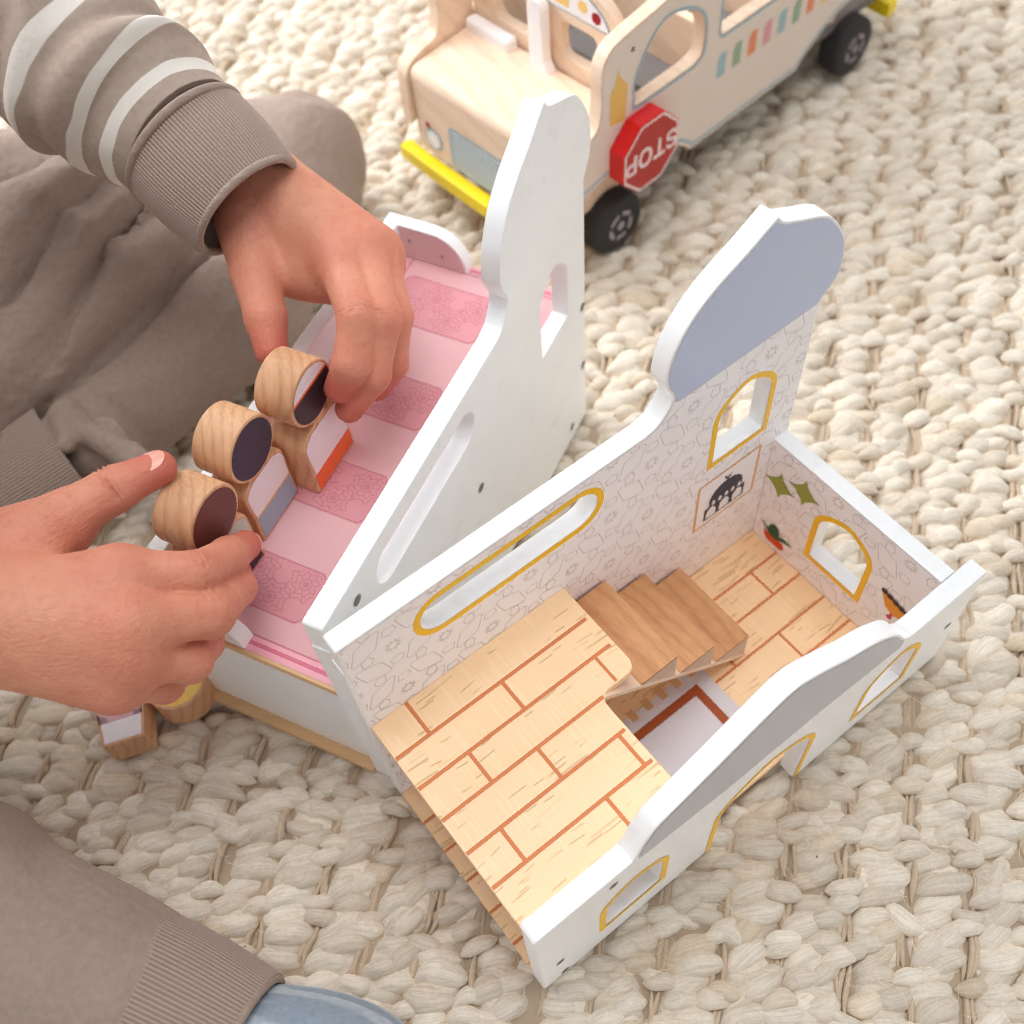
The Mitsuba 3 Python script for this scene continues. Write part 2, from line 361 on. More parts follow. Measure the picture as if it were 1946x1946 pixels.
def build_rug():
    m, n2 = np.array([0.647, -0.762]), np.array([0.762, 0.647])
    du, dv = 0.0294, 0.0308
    o = np.array([0.1502, -0.1607])
    house = [Polygon([(-0.003, 0.010), (0.272, 0.010), (0.2825, -0.124), (-0.003, -0.124)]),
             Polygon([(-0.004, 0.010), (0.244, 0.138), (0.182, 0.255), (-0.065, 0.131)])]
    hide = unary_union(house)
    V, F, UV, k = [], [], [], 0
    hv, ident = [], 0
    def strand(c, direc, ln, w, h, arch, seg=14, rings=13, tip=0.70, warp=0.0):
        nonlocal k, ident
        t = np.linspace(-1, 1, rings)
        prof = np.maximum(1 - np.abs(t) ** 2.6, 0.0) ** tip
        prof[0] = prof[-1] = 0.12
        an = np.linspace(-math.pi / 2, 1.5 * math.pi, seg + 1)
        d = np.array([direc[0], direc[1]]); d /= np.linalg.norm(d); s = np.array([-d[1], d[0]])
        seedp = rng.uniform(0, 50)
        lump = 1 + 0.15 * (noise(np.stack([np.cos(an)[None] * 1.6 + seedp + 0 * t[:, None], np.sin(an)[None] * 1.6 + 0 * t[:, None], t[:, None] * 1.7 + 0 * an[None]], -1)) - 0.5) * 2
        ng = int(rng.integers(5, 8))
        groove = 1 + 0.045 * np.cos(an[None] * ng + rng.uniform(0, 6) + 1.2 * t[:, None]) * (1 - t[:, None] ** 2)
        ra = prof[:, None] * lump * groove
        ra[:, -1] = ra[:, 0]
        bend = rng.normal(0, 0.07) * ln; sway = rng.normal(0, 0.02) * ln
        x = t[:, None] * ln / 2 + 0 * an
        y = ra * np.cos(an) * w / 2 + bend * (1 - t[:, None] ** 2) + sway * np.sin(t[:, None] * math.pi)
        z = ra * np.sin(an) * h / 2 - arch * t[:, None] ** 2
        P = np.stack([c[0] + x * d[0] + y * s[0], c[1] + x * d[1] + y * s[1], c[2] + z], -1).reshape(-1, 3)
        V.append(P)
        UV.append(np.stack([np.repeat(np.linspace(0, 1, seg + 1)[None], rings, 0) + 10 * warp, np.repeat(ident + 0.5 + 0.42 * t[:, None], seg + 1, 1)], -1).reshape(-1, 2))
        ident += 1
        a = np.arange(seg); b = a + 1; q = seg + 1
        for i in range(rings - 1):
            F.append(np.c_[a + i * q, b + i * q, b + (i + 1) * q] + k); F.append(np.c_[a + i * q, b + (i + 1) * q, a + (i + 1) * q] + k)
        k += len(P)
    for i in range(-36, 21):
        for j in range(-10, 42):
            p = o + m * du * i + n2 * dv * j + np.array([0.0014 * math.sin(j * 1.9), 0.0014 * math.cos(i * 2.3)])
            view = p - np.array([0.22, 0.26])
            if abs(view @ np.array([0.788, -0.615])) > 0.62 or abs(view @ np.array([0.615, 0.788])) > 0.66: continue
            q = p + rng.normal(0, 0.0013, 2)
            gap = hide.distance(Point(q)); near = gap < 0.006
            top = RUG - 0.0012 if near else RUG + min(0.0014, 0.10 * (gap - 0.006)) + rng.normal(0.0, 0.0010)
            slant = math.radians(rng.normal(26, 8))
            size = rng.uniform(0.97, 1.12)
            dm, dn = m * math.cos(slant) + n2 * math.sin(slant), n2 * math.cos(slant) - m * math.sin(slant)
            strand((q[0], q[1], top - 0.0126), m, 0.0284 * size, 0.0310, 0.0150, 0.0025, 14, 9, 0.45)
            big = rng.random() < 0.45
            lumps = [(-0.2, 0.0098), (0.35, 0.0040), (-0.35, -0.0022), (0.30, -0.0080), (-0.25, -0.0122)] if not big else [(-0.15, 0.0090), (0.2, 0.0), (-0.1, -0.0092)]
            for s, (fm, fn) in enumerate(lumps):
                ln = rng.uniform(0.0205, 0.0250) if not big else rng.uniform(0.0255, 0.0300)
                w = rng.uniform(0.0098, 0.0130) if not big else rng.uniform(0.0118, 0.0150)
                h = rng.uniform(0.0115, 0.0150)
                c2 = q + m * (fm * 0.0115 + rng.normal(0, 0.0012)) * size + n2 * (fn + rng.normal(0, 0.0009)) * size
                drop = 0.0028 * (abs(fn) / 0.010) ** 2 + abs(rng.normal(0, 0.0009))
                strand((c2[0], c2[1], top - h / 2 - drop), dm + rng.normal(0, 0.15, 2), ln * size, w, h, 0.0036, 14, 13, 0.66)
            # the thinner weft that passes under between the rows, and the twisted warp beside each loop
            for s in range(int(rng.choice([1, 2, 2]))):
                g = p + m * du * 0.5 + n2 * (dv * 0.5 + (s - 0.4) * 0.0060) + rng.normal(0, 0.0013, 2)
                sl = math.radians(rng.normal(14, 13))
                strand((g[0], g[1], top - 0.0068 + rng.normal(0, 0.0009)), m * math.cos(sl) + n2 * math.sin(sl), rng.uniform(0.017, 0.023), rng.uniform(0.0078, 0.0110), 0.0100, 0.0022, 10, 9)
            for s in (-1, 0, 1):
                if rng.random() < 0.15: continue
                g = p + m * (du * 0.5 + s * 0.0026) + rng.normal(0, 0.0006, 2)
                strand((g[0], g[1], top - 0.0086), n2 + rng.normal(0, 0.05, 2), 0.027, 0.0032, 0.0050, 0.0008, 8, 7, warp=1.0)
            # loose hairs
            if (q - np.array([0.17, -0.12])) @ (q - np.array([0.17, -0.12])) < 0.16 and not near:
                for s in range(6):
                    a0 = q + rng.normal(0, 0.010, 2); an = rng.uniform(0, 6.28); ln = rng.uniform(0.006, 0.016)
                    cur = rng.normal(0, 1.2)
                    pts = []
                    for tt in np.linspace(0, 1, 5):
                        pts.append([a0[0] + ln * tt * math.cos(an + cur * tt), a0[1] + ln * tt * math.sin(an + cur * tt), top - 0.001 + 0.0022 * math.sin(3.1 * tt) * rng.uniform(0.5, 1.2)])
                    hm, _ = tube(pts, [0.00011] * 5, 3, cap=False, up=(0.1, 0.2, 1))
                    hv.append(hm)
    mesh = trimesh.Trimesh(np.vstack(V), np.vstack(F), process=False)
    tag('rug', 'thick cream rug woven of chunky twisted wool loops under all the toys', 'rug', kind='stuff')
    put('rug__backing', trimesh.creation.box(bounds=[[-0.9, -0.8, -0.0225], [1.3, 1.5, -0.0128]]), 'rug_back')
    key = put('rug__loops', mesh, 'wool', True, uv=np.vstack(UV))
    tag(key, kind='stuff')
    hm = trimesh.util.concatenate(hv)
    lint = []
    for s in range(40):
        a0 = np.array([0.2, 0.1]) + rng.uniform(-0.5, 0.5, 2)
        sp = trimesh.creation.icosphere(1, rng.uniform(0.0003, 0.0006)); sp.apply_scale([1.6, 1, 0.7]); sp.apply_translation([a0[0], a0[1], RUG + 0.0008]); lint.append(sp)
    key = put('rug__lint', trimesh.util.concatenate(lint), mat('lint_brown', srgb(130, 100, 78), 0.9, 0.2)); tag(key, kind='stuff')
    key = put('rug__fibres', hm, mat('fibre', srgb(232, 218, 196), 0.9, 0.2)); tag(key, kind='stuff')
build_rug()

# ------------------------------------------------------------------ the folding toy house
D, L, TH, HU = 0.1127, 0.2580, 0.0100, 0.0966
B = Frame((0, 0, 0), (1, 0, 0), (0, 0, 1), (0, 1, 0))                      # the dome wall of the plank half: (u, height, depth)
ang = 0.4753
UD, ND = np.array([math.cos(ang), math.sin(ang), 0]), np.array([-math.sin(ang), math.cos(ang), 0])
O2 = np.array([0.0013, 0.0118, 0])
A = Frame(O2, UD, (0, 0, 1), ND)                                           # the same wall of the terrace half: (along, height, depth)
AF = Frame(O2, UD, ND, (0, 0, 1))                                          # its floor: (along, across, height)

right = spline([(0.2694, 0.1880), (0.2700, 0.1908), (0.2722, 0.1930), (0.2772, 0.1989), (0.2789, 0.2087), (0.2769, 0.2210), (0.2729, 0.2298), (0.2662, 0.2395), (0.2585, 0.2470), (0.2411, 0.2554), (0.2320, 0.2602), (0.2279, 0.2655)], 5)
left = spline([(0.2279, 0.2655), (0.2213, 0.2614), (0.2113, 0.2552), (0.1972, 0.2474), (0.1845, 0.2364), (0.1763, 0.2221), (0.1735, 0.2090), (0.1749, 0.2010), (0.1783, 0.1935), (0.1784, 0.1905), (0.1760, 0.1850), (0.1705, 0.1790), (0.1630, 0.1770)], 5)
onion = np.vstack([right, left[1:]])
wall_outline = Polygon([(0, RUG), (0.2697, RUG), *onion, (0.0012, 0.177), (0, 0.1758)]).buffer(-0.0016).buffer(0.0016, quad_segs=5)
def arch_window(x0, x1, z0, zs, za, ins=0.0):
    """A pointed-arch opening; ins shrinks it."""
    xm, w = (x0 + x1) / 2, (x1 - x0) / 2
    pts = [(x0, z0), (x1, z0), (x1, zs)]
    pts += [tuple(v) for v in spline([(x1, zs), (x1 - 0.10 * w, zs + 0.34 * (za - zs)), (x1 - 0.42 * w, zs + 0.72 * (za - zs)), (xm, za), (x0 + 0.42 * w, zs + 0.72 * (za - zs)), (x0 + 0.10 * w, zs + 0.34 * (za - zs)), (x0, zs)], 4)[1:]]
    p = Polygon(pts)
    return p.buffer(-ins, join_style=2) if ins else p
slot_out, slot_in = LineString([(0.0502, 0.1537), (0.1240, 0.1537)]).buffer(0.0160, quad_segs=10), LineString([(0.0502, 0.1537), (0.1240, 0.1537)]).buffer(0.0120, quad_segs=10)
twin_out = arch_window(0.2076, 0.2496, 0.1090, 0.1480, 0.1676); twin_in = twin_out.buffer(-0.0038, join_style=2)
dome_area = Polygon(list(onion) + [(0.178, 0.186)]).buffer(-0.0014)
dome_print = dome_area.intersection(box(0.16, 0.1876, 0.3, 0.3)).buffer(-0.003).buffer(0.003, quad_segs=5)
pic = box(0.2037, 0.0523, 0.2490, 0.0965)

def lattice(region):
    """The printed wallpaper: small stars in rings of long and short hexagons."""
    lines, a, b = [], 0.0482, 0.0446
    x0, y0, x1, y1 = region.bounds
    def ring(cx, cy, pts, e):
        q = np.array(pts + pts[:1]); e = np.array(e) / np.linalg.norm(e)
        return LineString(q[:, :1] * e + q[:, 1:] * np.array([-e[1], e[0]]) + [cx, cy])
    longhex = [(-0.0106, -0.0013), (0, -0.0063), (0.0106, -0.0013), (0.0106, 0.0013), (0, 0.0063), (-0.0106, 0.0013)]
    kite = [(0.0100, 0.0), (0.0117, 0.0036), (0.0158, 0.0026), (0.0158, -0.0026), (0.0117, -0.0036)]
    for i in range(-1, int((x1 - x0) / a * 2) + 3):
        for j in range(-1, int((y1 - y0) / b * 2) + 3):
            cx, cy = 0.0478 - 2 * a + i * a / 2, 0.1755 - 5 * b + j * b / 2
            if (i + j) % 2: continue
            st = []
            for s in range(21):
                t = 2 * math.pi * s / 20 + 0.2
                r = 0.0043 if s % 2 else 0.0021
                st.append((cx + r * math.cos(t), cy + r * math.sin(t)))
            lines.append(LineString(st))
            for s in (1, -1):
                lines.append(ring(cx + s * a / 4, cy + b / 4, longhex, (b, -s * a)))
            for e in ((1, 0), (-1, 0), (0, 1), (0, -1)):
                lines.append(ring(cx, cy, kite, e))
    return unary_union([l.buffer(0.00027, cap_style=2) for l in lines if l.intersects(region)]).intersection(region)

E_WIN = (0.0374, 0.0788, 0.0206, 0.0580, 0.0755)
HOUSE = 'toy_house'
tag(HOUSE, 'white wooden folding toy house with dome walls, plank floors and pink terrace', 'toy house')
def dome_wall(fr, pattern):
    w = put(HOUSE + '__dome_wall', fr.mesh(plate(Polygon(wall_outline.exterior.coords, [(slot_in if pattern else slot_in.buffer(-0.0010)).exterior.coords, twin_in.exterior.coords]), 0, TH, 0.0008)), 'white_paint', 35)
    return w
w1 = dome_wall(B, True)
tag(w1, 'wall with a blue onion dome printed on it and yellow edged windows')
P0 = -0.00025
paper = Polygon(wall_outline.exterior.coords).buffer(-0.0012).difference(unary_union([slot_out, twin_out, dome_print.buffer(0.0004), pic])).intersection(box(-1, 0.0005, 0.2690, 1))
put(w1 + '__wallpaper', B.mesh(sheet(paper.difference(box(0.17, 0.1905, 0.3, 0.3)), P0 * 0.6)), 'wall_print')
k = put(w1 + '__wallpaper_pattern', B.mesh(sheet(lattice(paper.difference(box(0.17, 0.1905, 0.3, 0.3)).buffer(-0.0004)), P0)), 'wall_line'); tag(k, kind='stuff')
put(w1 + '__dome_print', B.mesh(sheet(dome_print, P0)), 'dome_blue')
for o_, i_ in ((slot_out, slot_in), (twin_out, twin_in)):
    put(w1 + '__window_trim', B.mesh(sheet(o_.difference(i_.buffer(0.0002)), P0)), 'yellow_print')
put(w1 + '__picture_frame', B.mesh(sheet(pic.difference(pic.buffer(-0.0019, join_style=2)), P0)), 'tan_print')
put(w1 + '__picture_paper', B.mesh(sheet(pic.buffer(-0.0019, join_style=2), P0)), 'wall_print')
def hall_print():
    """The dark print in the picture: a dome over two rows of arches with a crescent."""
    x0, x1, z0 = 0.2110, 0.2405, 0.0575
    g = box(x0, z0, x1, z0 + 0.0115).union(box(x0 + 0.003, z0 + 0.011, x1 - 0.0025, z0 + 0.0165))
    cx = (x0 + x1) / 2
    dm = affinity.scale(disc(cx, z0 + 0.0163, 0.0122, 40), 1, 0.95).intersection(box(0, z0 + 0.0160, 1, 1))
    g = g.union(dm)
    for k in range(3):
        c = x0 + 0.0052 + k * 0.0097
        g = g.difference(arch_window(c - 0.0036, c + 0.0036, z0 + 0.0009, z0 + 0.0055, z0 + 0.0103))
    for k in range(5):
        c = x0 + 0.0062 + k * 0.0047
        g = g.difference(arch_window(c - 0.0013, c + 0.0013, z0 + 0.0115, z0 + 0.0137, z0 + 0.0160))
    moon = disc(cx, z0 + 0.0318, 0.0026).difference(disc(cx + 0.0004, z0 + 0.0330, 0.0023))
    return unary_union([g, moon, box(cx - 0.0005, z0 + 0.0275, cx + 0.0005, z0 + 0.0297)])
put(w1 + '__picture_print', B.mesh(sheet(hall_print(), P0 * 1.8)), 'navy_print')

w2 = dome_wall(A, False)
tag(w2, 'plain white dome wall of the terrace half')
for s, h in ((0.2650, 0.1002), (0.2650, 0.0490), (0.2465, 0.0085), (0.1312, 0.0984), (0.0235, 0.1620)):
    put(w2 + '__screw_hole', A.mesh(sheet(disc(s, h, 0.0029), -0.00025)), 'hole_dark')

# hinge knuckles down the shared edge
for fr, key in ((B, 'hinge'), (A, 'hinge')):
    for z0, z1 in ((0.1005, 0.1560), (0.0330, 0.0990)):
        put(HOUSE + '__' + key, fr.mesh(rbox((-0.0007, z0, 0.0003), (0.0040, z1, TH - 0.0003), 0.0006)), 'white_paint', 35)

EF = Frame((L, 0, 0), (0, -1, 0), (0, 0, 1), (1, 0, 0))                     # the end wall: (v, height, depth)
ew_out = arch_window(*E_WIN); ew_in = ew_out.buffer(-0.0040, join_style=2)
ew_poly = box(0.0002, RUG, D - 0.0002, 0.0925)
w3 = put(HOUSE + '__end_wall', EF.mesh(plate(Polygon(ew_poly.exterior.coords, [ew_in.exterior.coords]), 0, TH, 0.0009)), 'white_paint', 35)
cush = []
for cv, cz in ((0.0114, 0.0607), (0.0273, 0.0714)):
    sq = box(-0.0058, -0.0058, 0.0058, 0.0058)
    ears = unary_union([Polygon([(sx * 0.0035, sy * 0.0058), (sx * 0.0058, sy * 0.0035), (sx * 0.0082, sy * 0.0082)]) for sx in (1, -1) for sy in (1, -1)])
    cush.append(affinity.translate(affinity.rotate(sq.union(ears), -42, origin=(0, 0)), cv, cz))
leafs = unary_union([Polygon([(0.0132, 0.0115), (0.0040, 0.0192), (0.0080, 0.0178), (0.0150, 0.0135)]), affinity.scale(disc(0.0153, 0.0175, 0.0046), 0.9, 1.35), Polygon([(0.0150, 0.0125), (0.0225, 0.0178), (0.0305, 0.0172), (0.0220, 0.0140), (0.0168, 0.0108)])])
pot = Polygon([(0.0088, 0.0112), (0.0225, 0.0112), (0.0240, 0.0078), (0.0212, 0.0052), (0.0120, 0.0052), (0.0095, 0.0078)]).buffer(0.0008)
bowl = Polygon([(0.0890, 0.0500), (0.1062, 0.0462), (0.1040, 0.0395), (0.0985, 0.0372), (0.0935, 0.0400)]).buffer(0.0006)
fruit = unary_union([disc(0.0898 + 0.0040 * k, 0.0512 - 0.0009 * k, 0.0021) for k in range(5)])
foot = unary_union([box(0.0972, 0.0335, 0.0990, 0.0378), disc(0.0976, 0.0330, 0.0017)])
epaper = ew_poly.buffer(-0.0011).difference(ew_out).intersection(box(0, 0.0003, 1, 1))
put(w3 + '__wallpaper', EF.mesh(sheet(epaper, P0 * 0.6)), 'wall_print')
k = put(w3 + '__wallpaper_pattern', EF.mesh(sheet(lattice(epaper.difference(unary_union([*cush, leafs, pot, bowl]).buffer(0.0004)).buffer(-0.0003)), P0)), 'wall_line'); tag(k, kind='stuff')
put(w3 + '__window_trim', EF.mesh(sheet(ew_out.difference(ew_in.buffer(0.0002)), P0)), 'yellow_print')
for c in cush: put(w3 + '__cushion_print', EF.mesh(sheet(c, P0 * 1.8)), 'green_print')
put(w3 + '__pot_print', EF.mesh(sheet(pot, P0 * 1.8)), 'pot_print'); put(w3 + '__leaf_print', EF.mesh(sheet(leafs, P0 * 2.6)), 'leaf_print')
put(w3 + '__bowl_print', EF.mesh(sheet(bowl, P0 * 1.8)), 'bowl_print'); put(w3 + '__fruit_print', EF.mesh(sheet(fruit, P0 * 2.6)), 'fruit_print')
put(w3 + '__bowl_foot_print', EF.mesh(sheet(foot, P0 * 1.8)), 'magenta_print')

FF = Frame((0, -D - TH, 0), (1, 0, 0), (0, 0, 1), (0, 1, 0))               # the front wall, seen from outside
UF = 0.2798
crest = spline([(0.0400, 0.1058), (0.0500, 0.1056), (0.0532, 0.1075), (0.0575, 0.1200), (0.0642, 0.1308), (0.0755, 0.1371), (0.0871, 0.1431), (0.1002, 0.1500), (0.1115, 0.1565), (0.1231, 0.1625), (0.1310, 0.1652), (0.1395, 0.1640), (0.1577, 0.1531), (0.1700, 0.1445), (0.1873, 0.1348), (0.2026, 0.1225), (0.2116, 0.1115), (0.2190, 0.0985), (0.2255, 0.0915), (0.2320, 0.0905), (0.2420, 0.0910)], 5)
door = arch_window(0.1085, 0.1682, -0.02, 0.0510, 0.0760)
fpoly = Polygon([(0, RUG), (UF, RUG), (UF, 0.0915), (UF - 0.001, 0.0925), *crest[::-1], (0.0012, 0.1066), (0, 0.1054)]).difference(door)
fw = [arch_window(0.0346, 0.0762, 0.0208, 0.0585, 0.0765), arch_window(0.2045, 0.2465, 0.0160, 0.0520, 0.0745)]
fwi = [x.buffer(-0.0040, join_style=2) for x in fw]
w4 = put(HOUSE + '__front_wall', FF.mesh(plate(Polygon(fpoly.exterior.coords, [x.exterior.coords for x in fwi]), 0, TH, 0.0009)), 'white_paint', 35)
tag(w4, 'front wall with a grey dome printed along its wavy top')
gbase = LineString([(0.050, 0.1045), (0.107, 0.0965), (0.16, 0.0955), (0.24, 0.0865)])
gdome = Polygon([*crest, (0.242, 0.02), (0.04, 0.02)]).buffer(-0.0016).intersection(Polygon([*gbase.coords, (0.24, 0.2), (0.05, 0.2)])).intersection(box(0.0555, 0, 0.2195, 1)).buffer(-0.002).buffer(0.002, quad_segs=4)
put(w4 + '__dome_print', FF.mesh(sheet(gdome, P0)), 'dome_grey')
for o_, i_ in zip(fw, fwi): put(w4 + '__window_trim', FF.mesh(sheet(o_.difference(i_.buffer(0.0002)), P0)), 'yellow_print')
dt = door.buffer(0.0036, join_style=2).difference(door.buffer(0.0001)).intersection(box(0, RUG + 0.0005, 1, 1))
put(w4 + '__door_trim', FF.mesh(sheet(dt, P0)), 'yellow_print')
for s, h in ((0.0420, 0.0935), (0.0110, 0.0300), (0.0130, 0.0010), (0.2690, 0.0470)):
    put(w4 + '__screw_hole', FF.mesh(sheet(disc(s, h, 0.0024), P0)), 'hole_dark')

# floors of the plank half, seen from above: (u, -v, height)
FL = WORLD
up = Polygon([(0.0004, -D + 0.0002), (0.0915, -D + 0.0002), (0.0915, -0.0640), (0.0917, -0.0590), (0.0935, -0.0560), (0.0965, -0.0547), (0.1095, -0.0547), (0.1130, -0.0530), (0.1145, -0.0495), (0.1145, -0.0002), (0.0004, -0.0002)])
uf = put(HOUSE + '__upper_floor', plate(up, HU - 0.0050, HU, 0.0004), 'plank_wood', 30)
tag(uf, 'upper floor printed with pale planks')
pl = []
rows = [0.0002, 0.0203, 0.0381, 0.0561, 0.0743, 0.0926, D]
def uend(v): return 0.1122 if v < 0.053 else 0.0900
for v in rows[1:-1]: pl.append(box(0.0005, -v - 0.00095, uend(v) if v != rows[3] else 0.0928, -v + 0.00095))
for u, r in ((0.0198, 0), (0.0608, 1), (0.0284, 2), (0.1024, 2), (0.0537, 3), (0.0188, 4), (0.0860, 4), (0.0631, 5)):
    pl.append(box(u - 0.00095, -rows[r + 1] + 0.0004, u + 0.00095, -rows[r]))
pl[5 + 3] = box(0.1016, -0.0540, 0.1032, -rows[2])
tag(put(uf + '__plank_lines', sheet(unary_union(pl).intersection(up.buffer(-0.0004)), HU + 0.0002), 'plank_line'), kind='stuff')
gf = put(HOUSE + '__ground_floor', plate(box(0.0002, -D + 0.0002, L - 0.0002, -0.0002), RUG + 0.0004, 0.0, 0.0004), 'plank_wood', 30)
tag(gf, 'ground floor printed with planks and a bordered rug')
gl = []
grow = [0.0, 0.0207, 0.0396, 0.0588, 0.0785, 0.0975, D]
for v in grow[1:-1]: gl += [box(0.1725, -v - 0.0008, 0.2578, -v + 0.0008), box(0.0003, -v - 0.0008, 0.0085, -v + 0.0008)]
for u, r in ((0.2365, 1), (0.2210, 3), (0.2010, 5), (0.2480, 5), (0.1880, 2)): gl.append(box(u - 0.0008, -grow[r + 1], u + 0.0008, -grow[r]))
tag(put(gf + '__plank_lines', sheet(unary_union(gl), 0.0002), 'plank_line'), kind='stuff')
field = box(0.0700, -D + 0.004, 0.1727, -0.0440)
put(gf + '__rug_and_strip_print', sheet(unary_union([field, box(0.0078, -D + 0.0006, 0.0700, -0.0005)]), 0.0003), 'pale_lilac')  # pale rug field, plus a plain lilac strip across the floor's left part
bord = box(0.076, -0.1040, 0.1640, -0.0528); 
put(gf + '__rug_border', sheet(bord.difference(bord.buffer(-0.0050, join_style=2)), 0.0005), 'rug_line')
put(gf + '__rug_fringe', sheet(unary_union([box(0.080 + 0.0105 * k, -0.0480, 0.0845 + 0.0105 * k, -0.0410) for k in range(9)]), 0.0005), 'tan_print')

# the stairs: three wedge steps on a sloping board
SF = Frame((0, -0.0008, 0), (1, 0, 0), (0, 0, 1), (0, -1, 0))              # (u, height, v)
board = Polygon([(0.0900, 0.0955), (0.0945, 0.0955), (0.1985, 0.0004), (0.1940, 0.0004)])
st = put(HOUSE + '__staircase', SF.mesh(plate(board, 0.0, 0.0560, 0.0003)), 'pale_wood', 30)
for k in range(3):
    x0, z1 = 0.1118 + 0.0280 * k, 0.0750 - 0.0252 * k
    wedge = Polygon([(x0, z1 + 0.0006), (x0 + 0.0285, z1 + 0.0006), (x0 + 0.0285, z1 - 0.0252)])
    sk = put(st + '__step', SF.mesh(plate(wedge, 0.0006, 0.0556, 0.0005)), 'step_wood', 30)
    put(sk + '__end_grain', SF.mesh(sheet(wedge.buffer(-0.0006), 0.0558)), 'end_grain')

# the terrace half
HA = HU
tf = put(HOUSE + '__terrace_floor', AF.mesh(plate(box(0.0022, TH + 0.0002, 0.2750, 0.1272), HA - 0.0052, HA, 0.0004)), 'ply_edge', 30)
tag(tf, 'pink printed terrace floor with a wooden edge')
put(tf + '__pink_print', AF.mesh(sheet(box(0.0040, TH + 0.0004, 0.2742, 0.1262), HA + 0.00015)), 'pink_floor')
panels = []
for s0, s1 in ((0.0250, 0.0552), (0.0872, 0.1192), (0.1510, 0.1830), (0.2177, 0.2537)):
    c = 0.0032
    panels.append(Polygon([(s0, 0.047 + c), (s0 + c, 0.047), (s1 - c, 0.047), (s1, 0.047 + c), (s1, 0.1075 - c), (s1 - c, 0.1075), (s0 + c, 0.1075), (s0, 0.1075 - c)]))
allp = unary_union(panels)
put(tf + '__panel_print', AF.mesh(sheet(allp.buffer(-0.0010), HA + 0.0003)), 'pink_panel')
lines = [allp.difference(allp.buffer(-0.0010))]
for p in panels:
    x0, y0, x1, y1 = p.bounds
    for k in range(4):
        cx, cy = (x0 + x1) / 2 + (-0.007 if k % 2 else 0.006), y0 + 0.009 + k * 0.0135
        for r in (0.0030, 0.0062, 0.0092):
            q = [(cx + r * (1.18 if s % 2 else 0.86) * math.cos(s * math.pi / 8), cy + r * (1.18 if s % 2 else 0.86) * math.sin(s * math.pi / 8)) for s in range(17)]
            lines.append(LineString(q).buffer(0.00028).intersection(p.buffer(-0.002)))
        lines.append(disc(cx, cy, 0.0018, 10))
        for s in range(8):
            lines.append(LineString([(cx + 0.0030 * math.cos(s * math.pi / 4), cy + 0.0030 * math.sin(s * math.pi / 4)), (cx + 0.0105 * math.cos(s * math.pi / 4 + 0.3), cy + 0.0105 * math.sin(s * math.pi / 4 + 0.3))]).buffer(0.00022).intersection(p.buffer(-0.002)))
k = put(tf + '__pattern_print', AF.mesh(sheet(unary_union(lines + [box(0.0118, TH + 0.001, 0.0128, 0.118), box(0.2665, TH + 0.001, 0.2675, 0.118), box(0.0128, 0.1105, 0.2665, 0.1117)]), HA + 0.00045)), mat('pink_line', srgb(200, 128, 138), 0.45, 0.4)); tag(k, kind='stuff')
for s0, s1 in ((0.0072, 0.0094), (0.2690, 0.2712)): put(tf + '__stripe_print', AF.mesh(sheet(box(s0, TH + 0.001, s1, 0.120), HA + 0.0004)), 'pink_deep')
put(tf + '__edge_band_print', AF.mesh(sheet(unary_union([box(0.0042, TH + 0.001, 0.0072, 0.120), box(0.0094, TH + 0.001, 0.0118, 0.120)]), HA + 0.0003)), 'pink_pale')
put(HOUSE + '__base_board', AF.mesh(plate(box(-0.0018, TH + 0.0002, 0.2760, 0.1285), RUG, 0.0004, 0.0006)), 'ply_edge', 30)
put(HOUSE + '__base_panel', AF.mesh(rbox((0.0042, TH + 0.0003, 0.0006), (0.0122, 0.1262, HA - 0.0054), 0.0005)), 'white_paint', 30)
put(HOUSE + '__base_panel', AF.mesh(rbox((0.2650, TH + 0.0003, 0.0006), (0.2735, 0.1262, HA - 0.0054), 0.0005)), 'white_paint', 30)
put(HOUSE + '__base_panel', AF.mesh(rbox((0.0124, 0.1180, 0.0006), (0.2648, 0.1262, HA - 0.0054), 0.0005)), 'white_paint', 30)
RF = Frame(O2, ND, (0, 0, 1), UD)                                          # low end walls: (across, height, along)
RH = 0.0252
low = Polygon([(0.1275, HA + 0.0003), (0.0752, HA + 0.0003), *[(0.0752 + 0.0210 * (1 - math.cos(t)), HA + RH - 0.0235 * (1 - math.sin(t))) for t in np.linspace(0, math.pi / 2, 12)], (0.1275, HA + RH)])
low2 = Polygon([(0.1275, HA + 0.0003), (0.0655, HA + 0.0003), *[(0.0655 + 0.0230 * (1 - math.cos(t)), HA + 0.0200 - 0.0185 * (1 - math.sin(t))) for t in np.linspace(0, math.pi / 2, 12)], (0.1275, HA + 0.0200)])
t1 = put(HOUSE + '__terrace_wall', RF.mesh(plate(low, 0.2662, 0.2745, 0.0008)), 'white_paint', 35)
put(t1 + '__pink_print', RF.mesh(sheet(low.buffer(-0.0012).intersection(box(0, 0, 0.1180, 1)), 0.26595)), mat('rim_pink', srgb(206, 176, 178), 0.45, 0.4))
for s, h in ((0.1120, 0.0150), (0.0905, 0.0095)): put(t1 + '__screw_hole', RF.mesh(sheet(disc(s, HA + h, 0.0011), 0.2657)), 'hole_dark')
put(HOUSE + '__terrace_wall', RF.mesh(plate(low2, 0.0036, 0.0122, 0.0008)), 'white_paint', 35)
put(HOUSE + '__terrace_wall', AF.mesh(rbox((0.0126, 0.1182, HA + 0.0003), (0.2745, 0.1275, HA + RH), 0.0008)), 'white_paint', 35)

